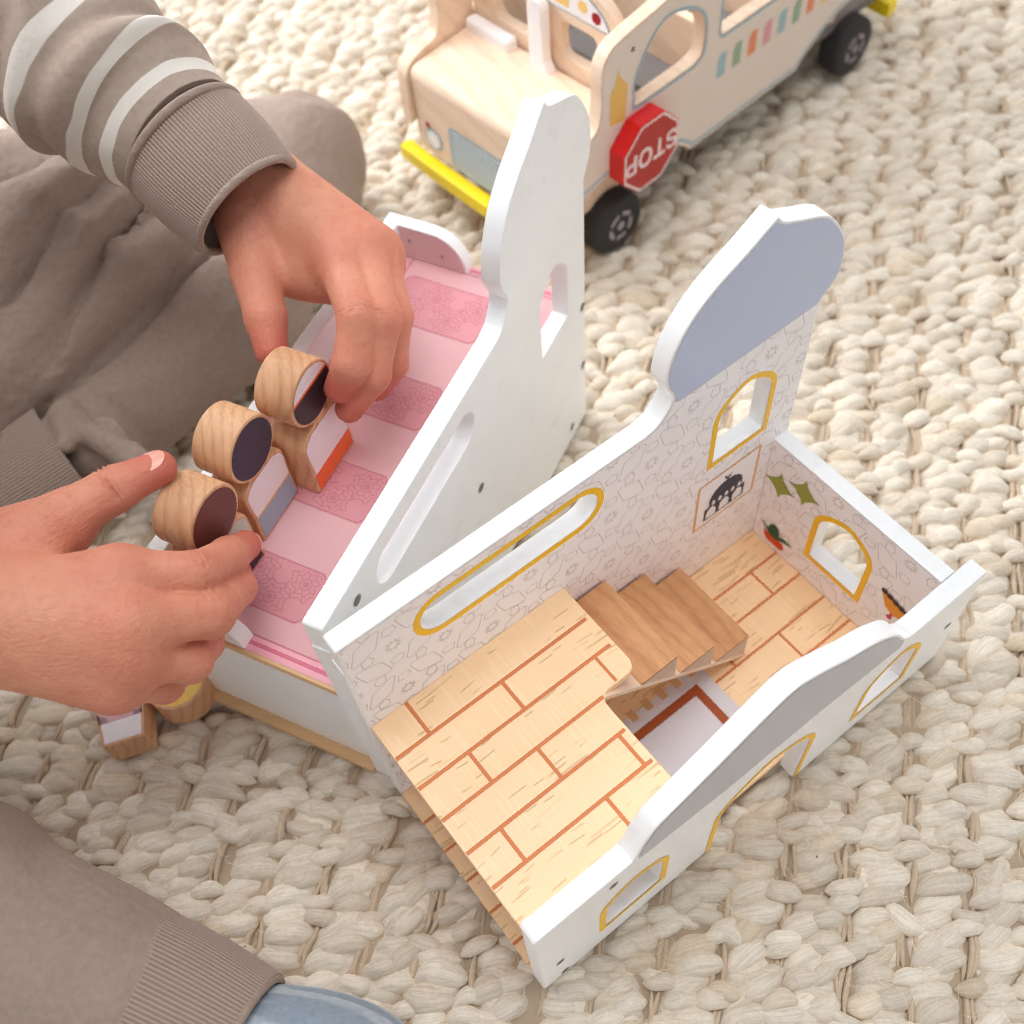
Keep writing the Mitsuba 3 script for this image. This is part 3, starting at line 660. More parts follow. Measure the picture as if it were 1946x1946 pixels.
# ------------------------------------------------------------------ peg people
def peg(key, fr, width, bands, head, height=0.0765, thick=0.0215, head_parts=None, taper=1.0):
    """A flat wooden figure: (across, height, back); the print faces -back. bands: (from, to, material) of the body."""
    hw, r = width / 2, 0.0176
    hc = height - r
    body = Polygon([(-hw, 0.0), (hw, 0.0), *spline([(hw, 0.0), (hw - 0.0006, 0.018), (hw, 0.034), (hw - 0.0022, 0.0395), (hw - 0.008, 0.0430)], 5)[1:], *spline([(-hw + 0.008, 0.0430), (-hw + 0.0022, 0.0395), (-hw, 0.034), (-hw + 0.0006, 0.018), (-hw, 0.0)], 5)[:-1]])
    if taper != 1: body = Polygon([(x * (taper + (1 - taper) * min(1, y / 0.032)), y) for x, y in dense(body, 0.003).exterior.coords])
    sil = body.union(disc(0, hc, r, 64)).buffer(-0.0012).buffer(0.0012).buffer(0.0015).buffer(-0.0015)
    b = put(key, fr.mesh(plate(polys(sil)[0], 0, thick, 0.0009, 3)), 'peg_wood', 30)
    face = body.buffer(-0.0016)
    neck = disc(0, hc, r - 0.0008, 48)
    for lo, hi, m, nm in bands:
        put(key + '__' + nm, fr.mesh(sheet(face.intersection(box(-1, lo, 1, hi)).difference(neck), -0.0002)), m)
    for nm, g, m in (head_parts or [('hair', disc(0, hc, r - 0.0017, 48), head)]):
        put(key + '__' + nm, fr.mesh(sheet(g(hc, r) if callable(g) else g, -0.0002)), m)
    return key
def on_terrace(s, n, turn=0.0):
    c, q = math.cos(turn), math.sin(turn)
    return Frame(O2 + s * UD + n * ND + [0, 0, HA + 0.0006], UD * c + ND * q, (0, 0, 1), ND * c - UD * q)
peg('peg_person', on_terrace(0.0372, 0.0845), 0.0330, [(0.0, 0.0165, 'peg_plum', 'skirt_print'), (0.0165, 0.05, 'peg_sage', 'shirt_print')], 'peg_maroon', 0.0740)
tag('peg_person', 'wooden peg figure with maroon hair and dark lower body, held by the right hand', 'peg doll')
peg('peg_person_001', on_terrace(0.0763, 0.0885), 0.0342, [(0.0, 0.0183, 'peg_slate', 'trouser_print'), (0.0183, 0.0196, 'peg_line', 'belt_print'), (0.0196, 0.05, 'peg_white', 'shirt_print')], 'peg_navy', 0.0768)
tag('peg_person_001', 'wooden peg figure with navy hair, white top and blue grey trousers on the terrace', 'peg doll')
def cap_part(hc, r): return disc(0, hc, r - 0.0017, 48).intersection(box(-1, hc + 0.0065, 1, 1))
def band_part(hc, r): return disc(0, hc, r - 0.0017, 48).intersection(box(-1, hc + 0.0049, 1, hc + 0.0065))
def hair_part(hc, r): return disc(0, hc, r - 0.0017, 48).intersection(box(-1, -1, 1, hc + 0.0049))
peg('peg_person_002', on_terrace(0.1143, 0.0770), 0.0376, [(0.0, 0.0145, 'peg_orange', 'hem_print'), (0.0145, 0.05, 'peg_white', 'robe_print')], 'peg_black', 0.0800,
    head_parts=[('cap_print', cap_part, 'peg_white'), ('cap_band_print', band_part, 'peg_orange'), ('hair', hair_part, 'peg_black')])
tag('peg_person_002', 'wooden peg figure in white cap and orange hemmed white robe, held by the left hand', 'peg doll')
LZ = 0.0175
def lying(o, ex, ey): return Frame((o[0], o[1], LZ), (ex[0], ex[1], 0), (ey[0], ey[1], 0), (0, 0, -1))
peg('peg_person_003', lying((-0.1028, 0.1124), (0.9411, -0.3381), (0.3381, 0.9411)), 0.0305, [(0.0, 0.0135, 'peg_white', 'skirt_print'), (0.0135, 0.05, 'peg_pink', 'dress_print')], 'peg_maroon', 0.0765, taper=0.76,
    head_parts=[('hair', lambda hc, r: disc(0, hc, r - 0.0017, 48), 'peg_maroon'), ('hand_print', Polygon([(-0.0118, 0.0138), (-0.0062, 0.0138), (-0.0078, 0.0165), (-0.0104, 0.0187), (-0.0128, 0.0200)]), 'peg_black'), ('hand_print', Polygon([(0.0118, 0.0138), (0.0066, 0.0138), (0.0070, 0.0170), (0.0088, 0.0200), (0.0122, 0.0214)]), 'peg_black'), ('button_print', affinity.scale(disc(-0.0058, 0.0190, 0.0012), 1.3, 0.8), 'peg_brown')])
tag('peg_person_003', 'wooden peg figure in pink and white dress lying on the rug below the right hand', 'peg doll')
peg('peg_person_004', lying((-0.0697, 0.1853), (-0.9943, -0.1068), (0.1068, -0.9943)), 0.0340, [(0.0, 0.0205, 'peg_slate', 'trouser_print'), (0.0205, 0.05, 'peg_gold', 'shirt_print')], 'peg_gold', 0.0765,
    head_parts=[('headscarf_print', lambda hc, r: disc(0, hc, r - 0.0017, 48).difference(affinity.scale(disc(0, hc - 0.0045, 0.0120, 40), 1, 0.95)), 'peg_gold'), ('face_print', lambda hc, r: affinity.scale(disc(0, hc - 0.0045, 0.0120, 40), 1, 0.95).difference(box(-1, -1, 1, hc - 0.0154)), 'peg_brown')])
tag('peg_person_004', 'wooden peg figure with golden headscarf lying on the rug beside the terrace base', 'peg doll')

# ------------------------------------------------------------------ the toy bus
bb = 0.1036
BE, BQ = np.array([math.cos(bb), math.sin(bb), 0]), np.array([-math.sin(bb), math.cos(bb), 0])
SP = Frame((0, 0, 0), BE, (0, 0, 1), BQ)                                   # side panels: (along, height, across)
CP = Frame((0, 0, 0), BQ, (0, 0, 1), BE)                                   # cross panels: (across, height, along)
Q0, Q1, W1, W2 = 0.1950, 0.3650, 0.3764, 0.6452
BUS = 'toy_bus'
tag(BUS, 'pale wooden toy bus with yellow bumpers and red stop sign', 'toy bus')
def wheel_arch(c): return Polygon(spline([(c - 0.078, 0.02), (c - 0.074, 0.0385), (c - 0.058, 0.0520), (c - 0.032, 0.0645), (c, 0.0685), (c + 0.032, 0.0645), (c + 0.058, 0.0520), (c + 0.074, 0.0385), (c + 0.078, 0.02)], 5))
side = Polygon([(0.3225, 0.0385), (0.695, 0.0385), (0.700, 0.150), *spline([(0.700, 0.150), (0.696, 0.168), (0.684, 0.175), (0.600, 0.175), (0.440, 0.1725), (0.400, 0.1690), (0.3790, 0.1660), (0.3670, 0.1625), (0.3600, 0.1540), (0.3585, 0.1420), (0.3585, 0.1250), (0.3560, 0.1130), (0.3500, 0.1085), (0.3400, 0.1065), (0.3290, 0.1020), (0.3235, 0.0930), (0.3225, 0.075)], 5)[1:]])
side = polys(side.difference(unary_union([wheel_arch(W1), wheel_arch(W2)])))
side = max(side, key=lambda x: x.area)
win1_o = Polygon(spline([(0.3872, 0.1090), (0.3880, 0.1317), (0.4027, 0.1537), (0.4169, 0.1612), (0.4342, 0.1580), (0.4500, 0.1490), (0.4575, 0.1360), (0.4575, 0.1160), (0.4500, 0.1085), (0.4350, 0.1072), (0.3930, 0.1074), (0.3872, 0.1090)], 4))
wins_o = [win1_o, rrect(0.4700, 0.1152, 0.5500, 0.1560, 0.007), rrect(0.5640, 0.1152, 0.6440, 0.1560, 0.007)]
wins_i = [w.buffer(-0.0030) for w in wins_o]
side_poly = Polygon(side.exterior.coords, [w.exterior.coords for w in wins_i])
for k, q in enumerate((Q0 + 0.0030, Q1 - 0.0130)):
    sp = put(BUS + '__side_panel', SP.mesh(plate(side_poly, q, q + 0.0100, 0.0009)), 'pale_wood', 35)
    if k: continue
    face = q - 0.00025
    put(sp + '__side_print', SP.mesh(sheet(side_poly.buffer(-0.0012), face)), 'bus_print')
    ring = side.buffer(-0.0028); ring = ring.difference(side.buffer(-0.0054)).intersection(box(0, 0, 1, 0.0735))
    blue = unary_union([w.difference(w.buffer(-0.0022)) for w in wins_o] + [ring])
    put(sp + '__blue_outline', SP.mesh(sheet(blue, face - 0.0002)), 'bus_blue')
    for i, nm in enumerate(['chip_teal', 'chip_green', 'chip_orange', 'chip_pink', 'chip_teal', 'chip_green', 'chip_orange', 'chip_yellow', 'chip_teal', 'chip_green', 'chip_orange', 'chip_pink']):
        x = 0.4726 + 0.0162 * i
        put(sp + '__color_chip', SP.mesh(sheet(Polygon([(x, 0.0850), (x + 0.0086, 0.0850), (x + 0.0086, 0.1030), (x + 0.0025, 0.1030), (x, 0.0995)]), face - 0.0002)), nm)
    put(sp + '__bottle_print', SP.mesh(sheet(Polygon([(0.3662, 0.1085), (0.3805, 0.1050), (0.3822, 0.1320), (0.3775, 0.1365), (0.3762, 0.1400), (0.3748, 0.1410), (0.3735, 0.1470), (0.3722, 0.1405), (0.3712, 0.1395), (0.3705, 0.1360), (0.3664, 0.1320)]), face - 0.0002)), 'mustard')
    put(sp + '__screw_hole', SP.mesh(sheet(disc(0.3860, 0.1535, 0.0017), face - 0.0002)), mat('screw_brown', srgb(110, 84, 74), 0.5))
# red stop sign on the near side, turned upside down
def octagon(cx, cy, r): return Polygon([(cx + r * math.cos(math.pi / 8 + k * math.pi / 4), cy + r * math.sin(math.pi / 8 + k * math.pi / 4)) for k in range(8)])
sx, sz, sr, qf = 0.3930, 0.0790, 0.0290, Q0 - 0.0105
sg = put(BUS + '__stop_sign', SP.mesh(plate(octagon(sx, sz, sr), qf, Q0 + 0.0028, 0.0009)), 'bus_red', 30)
tag(sg, 'thick red stop sign hanging upside down')
put(sg + '__face_print', SP.mesh(sheet(octagon(sx, sz, sr - 0.0026), qf - 0.0002)), 'bus_shaded_red')  # darker red paints the shade on the sign's front into its colour
put(sg + '__border_print', SP.mesh(sheet(octagon(sx, sz, sr - 0.0008).difference(octagon(sx, sz, sr - 0.0026)), qf - 0.0002)), 'letter_white')
tm = text_mesh('STOP', 0.0138, 0.0003, bold=True)
tm.apply_translation([-tm.bounds.mean(0)[0], -tm.bounds.mean(0)[1], 0])
tm.apply_transform(np.diag([-1.0, -1.0, 1.0, 1.0]))
tm.apply_translation([sx, sz, -0.0003 + qf - 0.0003])
put(sg + '__lettering', SP.mesh(tm), 'letter_white')
# bonnet, grille, lamps, bumpers
bon = Polygon([(0.326, 0.036), (0.3880, 0.036), (0.3880, 0.1050), (0.336, 0.1015), *[(0.3345 - 0.0085 * math.sin(t), 0.0930 + 0.0085 * math.cos(t)) for t in np.linspace(0.1, math.pi / 2, 8)]])
bn = put(BUS + '__bonnet', SP.mesh(plate(bon, Q0 + 0.0140, Q1 - 0.0140, 0.0006)), 'pale_wood', 35)
s0 = 0.326 - 0.0003
GF = Frame(BE * s0, BQ, (0, 0, 1), BE)
gr = rrect(0.2450, 0.0360, 0.3150, 0.0715, 0.005)
put(bn + '__grille_print', GF.mesh(sheet(gr, 0)), 'bus_blue')
put(bn + '__grille_bars', GF.mesh(sheet(unary_union([box(0.2490, 0.0392 + 0.0040 * k, 0.3110, 0.0405 + 0.0040 * k) for k in range(8)]), -0.0002)), 'bus_grey')
for c in (0.3330, 0.2270):
    put(bn + '__headlight_print', GF.mesh(sheet(disc(c, 0.0500, 0.0090), -0.0001)), 'bus_blue'); put(bn + '__headlight_lens', GF.mesh(sheet(disc(c, 0.0500, 0.0068), -0.0003)), 'bus_white')
    put(bn + '__indicator_print', GF.mesh(sheet(disc(c + 0.005, 0.0600, 0.0024), -0.0004)), 'light_red')
def bow(s, d, z0, z1):
    cx = (Q0 + Q1) / 2 + 0.004; hw = 0.0840
    out = [(cx + hw * t, s + d * t * t) for t in np.linspace(-1, 1, 17)]
    inn = [(x, y + 0.0105 * (1 if d > 0 else -1)) for x, y in out[::-1]]
    return Frame((0, 0, 0), BQ, BE, (0, 0, 1)).mesh(plate(orient(Polygon(out + inn)), z0, z1, 0.0012))
bp_ = put(BUS + '__bumper', bow(0.3165, 0.0022, 0.0190, 0.0310), 'bumper_yellow', 30)
put(BUS + '__bumper', bow(0.7060, -0.0022, 0.0190, 0.0310), 'bumper_yellow', 30)
# windscreen frame with its light board
wf = Polygon([(Q0 + 0.0135, 0.085), (Q1 - 0.0135, 0.085), (Q1 - 0.0135, 0.150), *[(0.2800 + 0.0665 * math.cos(t), 0.1500 + 0.0300 * math.sin(t)) for t in np.linspace(0.08, math.pi - 0.08, 21)], (Q0 + 0.0135, 0.150)])
ws = [rrect(0.2320, 0.1165, 0.2650, 0.1425, 0.006), rrect(0.2950, 0.1165, 0.3280, 0.1425, 0.006)]
wp = put(BUS + '__windscreen_frame', CP.mesh(plate(Polygon(wf.exterior.coords, [w.exterior.coords for w in ws]), 0.3900, 0.3985, 0.0009)), 'pale_wood', 35)
LB = Frame(BE * 0.38975, BQ, (0, 0, 1), BE)
lb = Polygon([(0.2800 + 0.0600 * math.cos(t), 0.1490 + 0.0265 * math.sin(t)) for t in np.linspace(0.03, math.pi - 0.03, 25)])
put(wp + '__board_print', LB.mesh(sheet(lb, 0)), 'bus_blue'); put(wp + '__board_field', LB.mesh(sheet(lb.buffer(-0.0014), -0.0002)), 'bus_white')
for c, z, nm in ((0.2320, 0.1570, 'light_red'), (0.2440, 0.1600, 'light_yellow'), (0.3160, 0.1600, 'light_yellow'), (0.3280, 0.1570, 'light_red')):
    put(wp + '__signal_print', LB.mesh(sheet(disc(c, z, 0.0040), -0.0004)), nm)
put(wp + '__destination_print', LB.mesh(sheet(rrect(0.2560, 0.1540, 0.3040, 0.1680, 0.002), -0.0004)), 'light_yellow')
put(BUS + '__dashboard', CP.mesh(rbox((0.3060, 0.090, 0.3786), (0.3500, 0.1125, 0.3892), 0.0025)), 'bus_white', 30)
lev = Polygon([(0.2610, 0.0950), (0.2860, 0.0950), (0.2860, 0.1400), *[(0.2790 + 0.0070 * math.cos(t), 0.1480 + 0.0075 * math.sin(t)) for t in np.linspace(0, math.pi, 9)], (0.2720, 0.1120)])
put(BUS + '__signal_arm', CP.mesh(plate(lev, 0.3800, 0.3880, 0.0012)), 'bus_white', 30)
put(BUS + '__floor_board', SP.mesh(rbox((0.3890, 0.036, Q0 + 0.0135), (0.6880, 0.044, Q1 - 0.0135), 0.0008)), 'seat_grey', 30)
for k in range(3):
    x = 0.440 + 0.075 * k
    st_ = put(BUS + '__bench', SP.mesh(rbox((x, 0.0445, Q0 + 0.0140), (x + 0.032, 0.078, Q1 - 0.0140), 0.002)), 'seat_grey', 30)
    put(st_ + '__backrest', SP.mesh(rbox((x + 0.0325, 0.0445, Q0 + 0.0140), (x + 0.0400, 0.118, Q1 - 0.0140), 0.0015)), 'pale_wood', 30)
put(BUS + '__rear_panel', CP.mesh(rbox((Q0 + 0.0135, 0.0385, 0.6880), (Q1 - 0.0135, 0.165, 0.6950), 0.0012)), 'pale_wood', 30)
def wheel(s, q0, out):
    r, z = 0.0236, RUG + 0.0236
    prof = [(0.0, 0.0)] + [(r - 0.0045 + 0.0045 * math.sin(t), 0.0045 - 0.0045 * math.cos(t)) for t in np.linspace(0, math.pi / 2, 6)] + [(r - 0.0045 + 0.0045 * math.cos(t), 0.0155 + 0.0045 * math.sin(t)) for t in np.linspace(0, math.pi / 2, 6)] + [(0.0, 0.0200)]
    m = trimesh.creation.revolve(np.array(prof), sections=48)
    fr = Frame(BE * s + BQ * q0 + [0, 0, z], BE, (0, 0, 1), BQ * out)
    w = put(BUS + '__wheel', fr.mesh(m), 'tyre', 40)
    rings = [disc(0, 0, 0.0118, 40).difference(disc(0, 0, 0.0082, 40)), disc(0, 0, 0.0036)]
    g = rings[0]
    for a in range(5):
        g = g.difference(affinity.rotate(box(0.006, -0.0016, 0.014, 0.0016), a * 72 + 20, origin=(0, 0)))
    put(w + '__rim_print', fr.mesh(sheet(unary_union([g, rings[1]]), -0.00025)), 'rim_print')
for s in (W1, W2):
    wheel(s, Q0, 1); wheel(s, Q1, -1)

# ------------------------------------------------------------------ the child
def hand_sdf(P, wrist, palm, fingers, arm, creases=()):
    """Palm cones blended, each finger its own chain of cones, all joined at the knuckles."""
    d = None
    for a, b, ra, rb in palm:
        x, _ = cone(P, a, b, ra, rb)
        d = x if d is None else smin(d, x, 0.014)
    for a, b, ra, rb in arm:
        d = smin(d, cone(P, a, b, ra, rb)[0], 0.010)
    f = None
    for chain in fingers:
        g = None
        for i in range(len(chain) - 1):
            a, b = chain[i], chain[i + 1]
            x, t = cone(P, a[0], b[0], a[1], b[1])
            g = x if g is None else smin(g, x, 0.0035)
        f = g if f is None else smin(f, g, 0.0016)
    d = smin(d, f, 0.0062)
    for c, ax, n, amp in creases:       # small folds across the back of a joint
        c, ax, n = np.array(c), np.array(ax) / np.linalg.norm(ax), np.array(n) / np.linalg.norm(n)
        v = P - c; t = v @ ax
        w = np.exp(-(t / 0.0034) ** 2) * np.clip((v @ n) / 0.006, 0, 1) * (np.linalg.norm(v, axis=1) < 0.016)
        d = d + amp * w * (0.6 + np.cos(t / 0.0024 * 2 * math.pi))
    return d

L_W = (0.1123, 0.2490, 0.1880)
L_MCP = [(0.1187, 0.1791, 0.1800), (0.1327, 0.1798, 0.1780), (0.1399, 0.1804, 0.1700), (0.1426, 0.1851, 0.1580)]
L_FING = [
    [(L_MCP[0], .0118), ((0.1040, 0.1392, 0.1820), .0098), ((0.0899, 0.1285, 0.1680), .0090), ((0.0808, 0.1311, 0.1545), .0072)],
    [(L_MCP[1], .0116), ((0.1142, 0.1362, 0.1760), .0098), ((0.0981, 0.1270, 0.1550), .0090), ((0.0824, 0.1287, 0.1395), .0074)],
    [(L_MCP[2], .0110), ((0.1251, 0.1452, 0.1630), .0094), ((0.1125, 0.1343, 0.1460), .0086), ((0.1018, 0.1340, 0.1360), .0074)],
    [(L_MCP[3], .0100), ((0.1322, 0.1621, 0.1500), .0084), ((0.1232, 0.1553, 0.1400), .0076), ((0.1137, 0.1535, 0.1320), .0066)]]
L_THUMB = [((0.0946, 0.2323, 0.1840), .0150), ((0.0828, 0.2039, 0.1760), .0122), ((0.0727, 0.1800, 0.1700), .0102), ((0.0654, 0.1653, 0.1635), .0082)]
L_PALM = [(L_W, L_MCP[0], .0165, .0135), (L_W, L_MCP[1], .0170, .0130), (L_W, L_MCP[2], .0160, .0125), (L_W, L_MCP[3], .0150, .0115),
          ((0.1025, 0.2288, 0.1780), (0.1060, 0.1962, 0.1700), .0150, .0105), ((0.0923, 0.2060, 0.1680), (0.1139, 0.1798, 0.1660), .0095, .0100)]
L_ARM = [((0.1123, 0.2490, 0.1880), (0.1100, 0.2740, 0.2000), .0190, .0205), ((0.1100, 0.2740, 0.2000), (0.1038, 0.3227, 0.2150), .0205, .0225)]
L_CR = [(L_FING[0][1][0], np.array(L_FING[0][2][0]) - np.array(L_MCP[0]), (-0.2, -0.45, 0.9), 0.0007), (L_FING[1][1][0], np.array(L_FING[1][2][0]) - np.array(L_MCP[1]), (0, -0.45, 0.9), 0.0004),
        ((0.0679, 0.1714, 0.1780), np.array(L_THUMB[3][0]) - np.array(L_THUMB[1][0]), (-0.3, -0.5, 0.8), 0.0006)]

R_W = (-0.1063, 0.1087, 0.1780)
R_MCP = [(-0.0520, 0.0882, 0.1770), (-0.0584, 0.0655, 0.1760), (-0.0665, 0.0595, 0.1660), (-0.0774, 0.0621, 0.1530)]
R_FING = [
    [(R_MCP[0], .0118), ((-0.0255, 0.0747, 0.1680), .0094), ((-0.0090, 0.0868, 0.1480), .0088), ((0.0010, 0.0951, 0.1362), .0074)],
    [(R_MCP[1], .0116), ((-0.0298, 0.0600, 0.1580), .0103), ((-0.0136, 0.0799, 0.1340), .0092), ((-0.0089, 0.0933, 0.1230), .0074)],
    [(R_MCP[2], .0110), ((-0.0480, 0.0555, 0.1430), .0098), ((-0.0390, 0.0729, 0.1200), .0086), ((-0.0363, 0.0870, 0.1120), .0074)],
    [(R_MCP[3], .0100), ((-0.0629, 0.0631, 0.1260), .0086), ((-0.0560, 0.0768, 0.1060), .0076), ((-0.0539, 0.0904, 0.0980), .0066)]]
R_THUMB = [((-0.0824, 0.1379, 0.1720), .0170), ((-0.0562, 0.1314, 0.1760), .0120), ((-0.0336, 0.1303, 0.1770), .0102), ((-0.0121, 0.1274, 0.1770), .0078)]
R_PALM = [(R_W, R_MCP[0], .0185, .0138), (R_W, R_MCP[1], .0190, .0135), (R_W, R_MCP[2], .0180, .0130), (R_W, R_MCP[3], .0160, .0112),
          ((-0.1027, 0.1273, 0.1700), (-0.0598, 0.1293, 0.1700), .0180, .0110), ((-0.1004, 0.0966, 0.1620), R_MCP[3], .0175, .0115)]
R_ARM = [(R_W, (-0.1322, 0.1225, 0.1800), .0215, .0220), ((-0.1322, 0.1225, 0.1800), (-0.1701, 0.1504, 0.1900), .0220, .0240)]
R_CR = [(R_FING[0][1][0], np.array(R_FING[0][2][0]) - np.array(R_MCP[0]), (-0.1, -0.35, 0.9), 0.0007), (R_THUMB[2][0], np.array(R_THUMB[3][0]) - np.array(R_THUMB[1][0]), (-0.2, -0.1, 0.97), 0.0010),
        (R_FING[1][1][0], np.array(R_FING[1][2][0]) - np.array(R_MCP[1]), (0.2, -0.5, 0.8), 0.0006), (R_FING[2][1][0], np.array(R_FING[2][2][0]) - np.array(R_MCP[2]), (0.2, -0.6, 0.7), 0.0005)]

def hand(wrist, palm, fingers, thumb, arm, cr):
    chains = fingers + [thumb]
    pts = np.array([q[0] for c in chains for q in c] + [v for a, b, _, _ in arm for v in (a, b)])
    return surface_net(lambda P: hand_sdf(P, wrist, palm, chains, arm, cr), pts.min(0) - 0.028, pts.max(0) + 0.028, 0.0011)

def skin_color(V, chains):
    """Natural skin: redder at the finger ends and over the knuckles."""
    base, red, pale = np.array(srgb(210, 146, 118)), np.array(srgb(190, 99, 82)), np.array(srgb(216, 158, 126))
    t = np.zeros(len(V))
    for ch in chains:
        tip = np.array(ch[-1][0]); t = np.maximum(t, 0.95 * np.exp(-(np.linalg.norm(V - tip, axis=1) / 0.017) ** 2))
        for j in ch[1:-1]: t = np.maximum(t, 0.45 * np.exp(-(np.linalg.norm(V - np.array(j[0]), axis=1) / 0.013) ** 2))
        t = np.maximum(t, 0.40 * np.exp(-(np.linalg.norm(V - np.array(ch[0][0]), axis=1) / 0.020) ** 2))
    m = fbm(V * 120, 3, 5)
    t = np.clip(t + 0.35 * (m - 0.5) + 0.16, 0, 1)[:, None]
    p = np.clip((fbm(V * 60, 3, 9) - 0.5) * 1.6, 0, 1)[:, None]
    return (base * (1 - p) + pale * p) * (1 - t) + red * t

hl = hand(L_W, L_PALM, L_FING, L_THUMB, L_ARM, L_CR); hr = hand(R_W, R_PALM, R_FING, R_THUMB, R_ARM, R_CR)
# the rest of the body under the clothes: upper arms, trunk and legs
EL, SH_L = (0.0430, 0.3951, 0.2700), (-0.10, 0.52, 0.37)
ER, SH_R = (-0.30, 0.14, 0.24), (-0.22, 0.31, 0.36)
BODY_BONES = [(L_ARM[1][1], EL, .0235, .028), (EL, SH_L, .028, .036), (R_ARM[1][1], ER, .0250, .028), (ER, SH_R, .028, .036), (SH_L, SH_R, .04, .04),
              ((-0.17, 0.42, 0.33), (-0.27, 0.45, 0.08), .085, .095), ((-0.16, 0.42, 0.38), (-0.13, 0.40, 0.46), .034, .034)]
def body_sdf(P):
    d = None
    for a, b, ra, rb in BODY_BONES:
        x, _ = cone(P, a, b, ra, rb); d = x if d is None else smin(d, x, 0.03)
    return d
pts = np.array([v for a, b, _, _ in BODY_BONES for v in (a, b)])
trunk = surface_net(body_sdf, pts.min(0) - 0.11, pts.max(0) + 0.11, 0.008)
def solid(m): return manifold3d.Manifold(manifold3d.Mesh(np.asarray(m.vertices, np.float32), np.asarray(m.faces, np.uint32)))
def joined(ms):
    try:
        u = solid(ms[0])
        for x in ms[1:]: u = u + solid(x)
        r = u.to_mesh()
        if len(r.tri_verts) > 1000: return trimesh.Trimesh(r.vert_properties[:, :3], r.tri_verts, process=False)
    except Exception: pass
    return trimesh.util.concatenate(ms)
# the bowed head above the lap
HC, HF = np.array([-0.115, 0.385, 0.505]), np.array([0.72, -0.30, -0.62]); HF /= np.linalg.norm(HF)
HS = np.cross(HF, [0, 0, 1]); HS /= np.linalg.norm(HS); HT = np.cross(HS, HF)
def hp(f, s, t): return HC + f * HF + s * HS + t * HT
def head_sdf(P):
    q = np.stack([(P - HC) @ HF, (P - HC) @ HS, (P - HC) @ HT], 1)
    d = (np.linalg.norm(q / [0.088, 0.074, 0.088], axis=1) - 1) * 0.078
    d = smin(d, cone(P, hp(0.030, 0, -0.045), hp(0.052, 0, -0.072), .045, .026)[0], 0.03)
    d = smin(d, cone(P, hp(0.084, 0, -0.004), hp(0.097, 0, -0.030), .006, .011)[0], 0.012)
    d = smin(d, cone(P, hp(0.080, -0.014, -0.056), hp(0.080, 0.014, -0.056), .007, .007)[0], 0.006)
    for s in (-1, 1):
        d = smin(d, cone(P, hp(-0.008, s * 0.076, 0.008), hp(-0.012, s * 0.074, -0.022), .013, .009)[0], 0.006)
        d = -smin(-d, cone(P, hp(0.090, s * 0.030, 0.002), hp(0.086, s * 0.036, 0.002), .011, .010)[0], 0.010)
    return smin(d, cone(P, hp(-0.03, 0, -0.05), (-0.16, 0.42, 0.40), .036, .036)[0], 0.02)
head = surface_net(head_sdf, HC - 0.16, HC + 0.13, 0.004)
whole = joined([hl, hr, trunk, head])
put('child', whole, 'skin', True, color=skin_color(np.array(whole.vertices), L_FING + R_FING + [L_THUMB, R_THUMB]))
tag('child', 'child sitting cross legged in taupe trousers and striped sweater, both hands placing peg figures', 'person')

def hair_sdf(P):
    q = np.stack([(P - HC) @ HF, (P - HC) @ HS, (P - HC) @ HT], 1)
    d = (np.linalg.norm(q / [0.098, 0.084, 0.098], axis=1) - 1) * 0.088 + 0.004 * (fbm(P * 60, 3, 4) - 0.5)
    return np.maximum(d, (q[:, 0] * 0.80 - q[:, 2] * 0.60 - 0.018))
put('child__hair', surface_net(hair_sdf, HC - 0.13, HC + 0.13, 0.004), mat('hair_brown', srgb(72, 52, 40), 0.6, 0.3), True)
for s in (-1, 1):
    ey = trimesh.creation.icosphere(3, 0.0105); ey.apply_translation(hp(0.0735, s * 0.030, 0.001))
    put('child__eye', ey, mat('eye_white', srgb(238, 236, 232), 0.2, 0.5), True)
    ir = trimesh.creation.icosphere(3, 0.0058); ir.apply_translation(hp(0.0795, s * 0.030, -0.001))
    put('child__iris', ir, mat('iris_brown', srgb(60, 40, 30), 0.15, 0.5), True)

def nail(center, along, normal, ln, wd):
    """A finger nail: a small curved shell."""
    a = np.array(along) / np.linalg.norm(along); n = np.array(normal, float); n -= a * (n @ a); n /= np.linalg.norm(n); s = np.cross(a, n)
    u, v = np.meshgrid(np.linspace(-1, 1, 15), np.linspace(-1, 1, 15), indexing='ij')
    k = np.sqrt(1 - v**2 / 2); u2 = u * k; v2 = v * np.sqrt(1 - u**2 / 2)
    P = np.array(center) + (u2[..., None] * a * ln / 2 + v2[..., None] * s * wd / 2 + (-(v2**2)[..., None] * 0.30 * wd / 2 - (u2**2)[..., None] * 0.10 * ln / 2) * n)
    V = P.reshape(-1, 3); i = np.arange(14); I, J = np.meshgrid(i, i, indexing='ij'); q = (I * 15 + J).ravel()
    top = np.vstack([np.c_[q, q + 1, q + 16], np.c_[q, q + 16, q + 15]])
    return trimesh.Trimesh(V, top, process=False)
ta = np.array(R_THUMB[3][0]) - np.array(R_THUMB[2][0]); tn = np.array([-0.45, 0.10, 0.88])
tn_ = tn - ta * (tn @ ta) / (ta @ ta); tn_ /= np.linalg.norm(tn_)
put('child__nail', nail(np.array(R_THUMB[3][0]) - ta * 0.10 + tn_ * 0.0079, ta, tn, 0.0140, 0.0108), 'nail', True)

ti = np.array(R_FING[0][3][0]) - np.array(R_FING[0][2][0]); ti /= np.linalg.norm(ti)
no = np.array([0.72, -0.42, 0.40]); no -= ti * (no @ ti); no /= np.linalg.norm(no)
put('child__nail', nail(np.array(R_FING[0][3][0]) - ti * 0.001 + no * 0.0071, ti, no, 0.0110, 0.0090), 'nail', True)

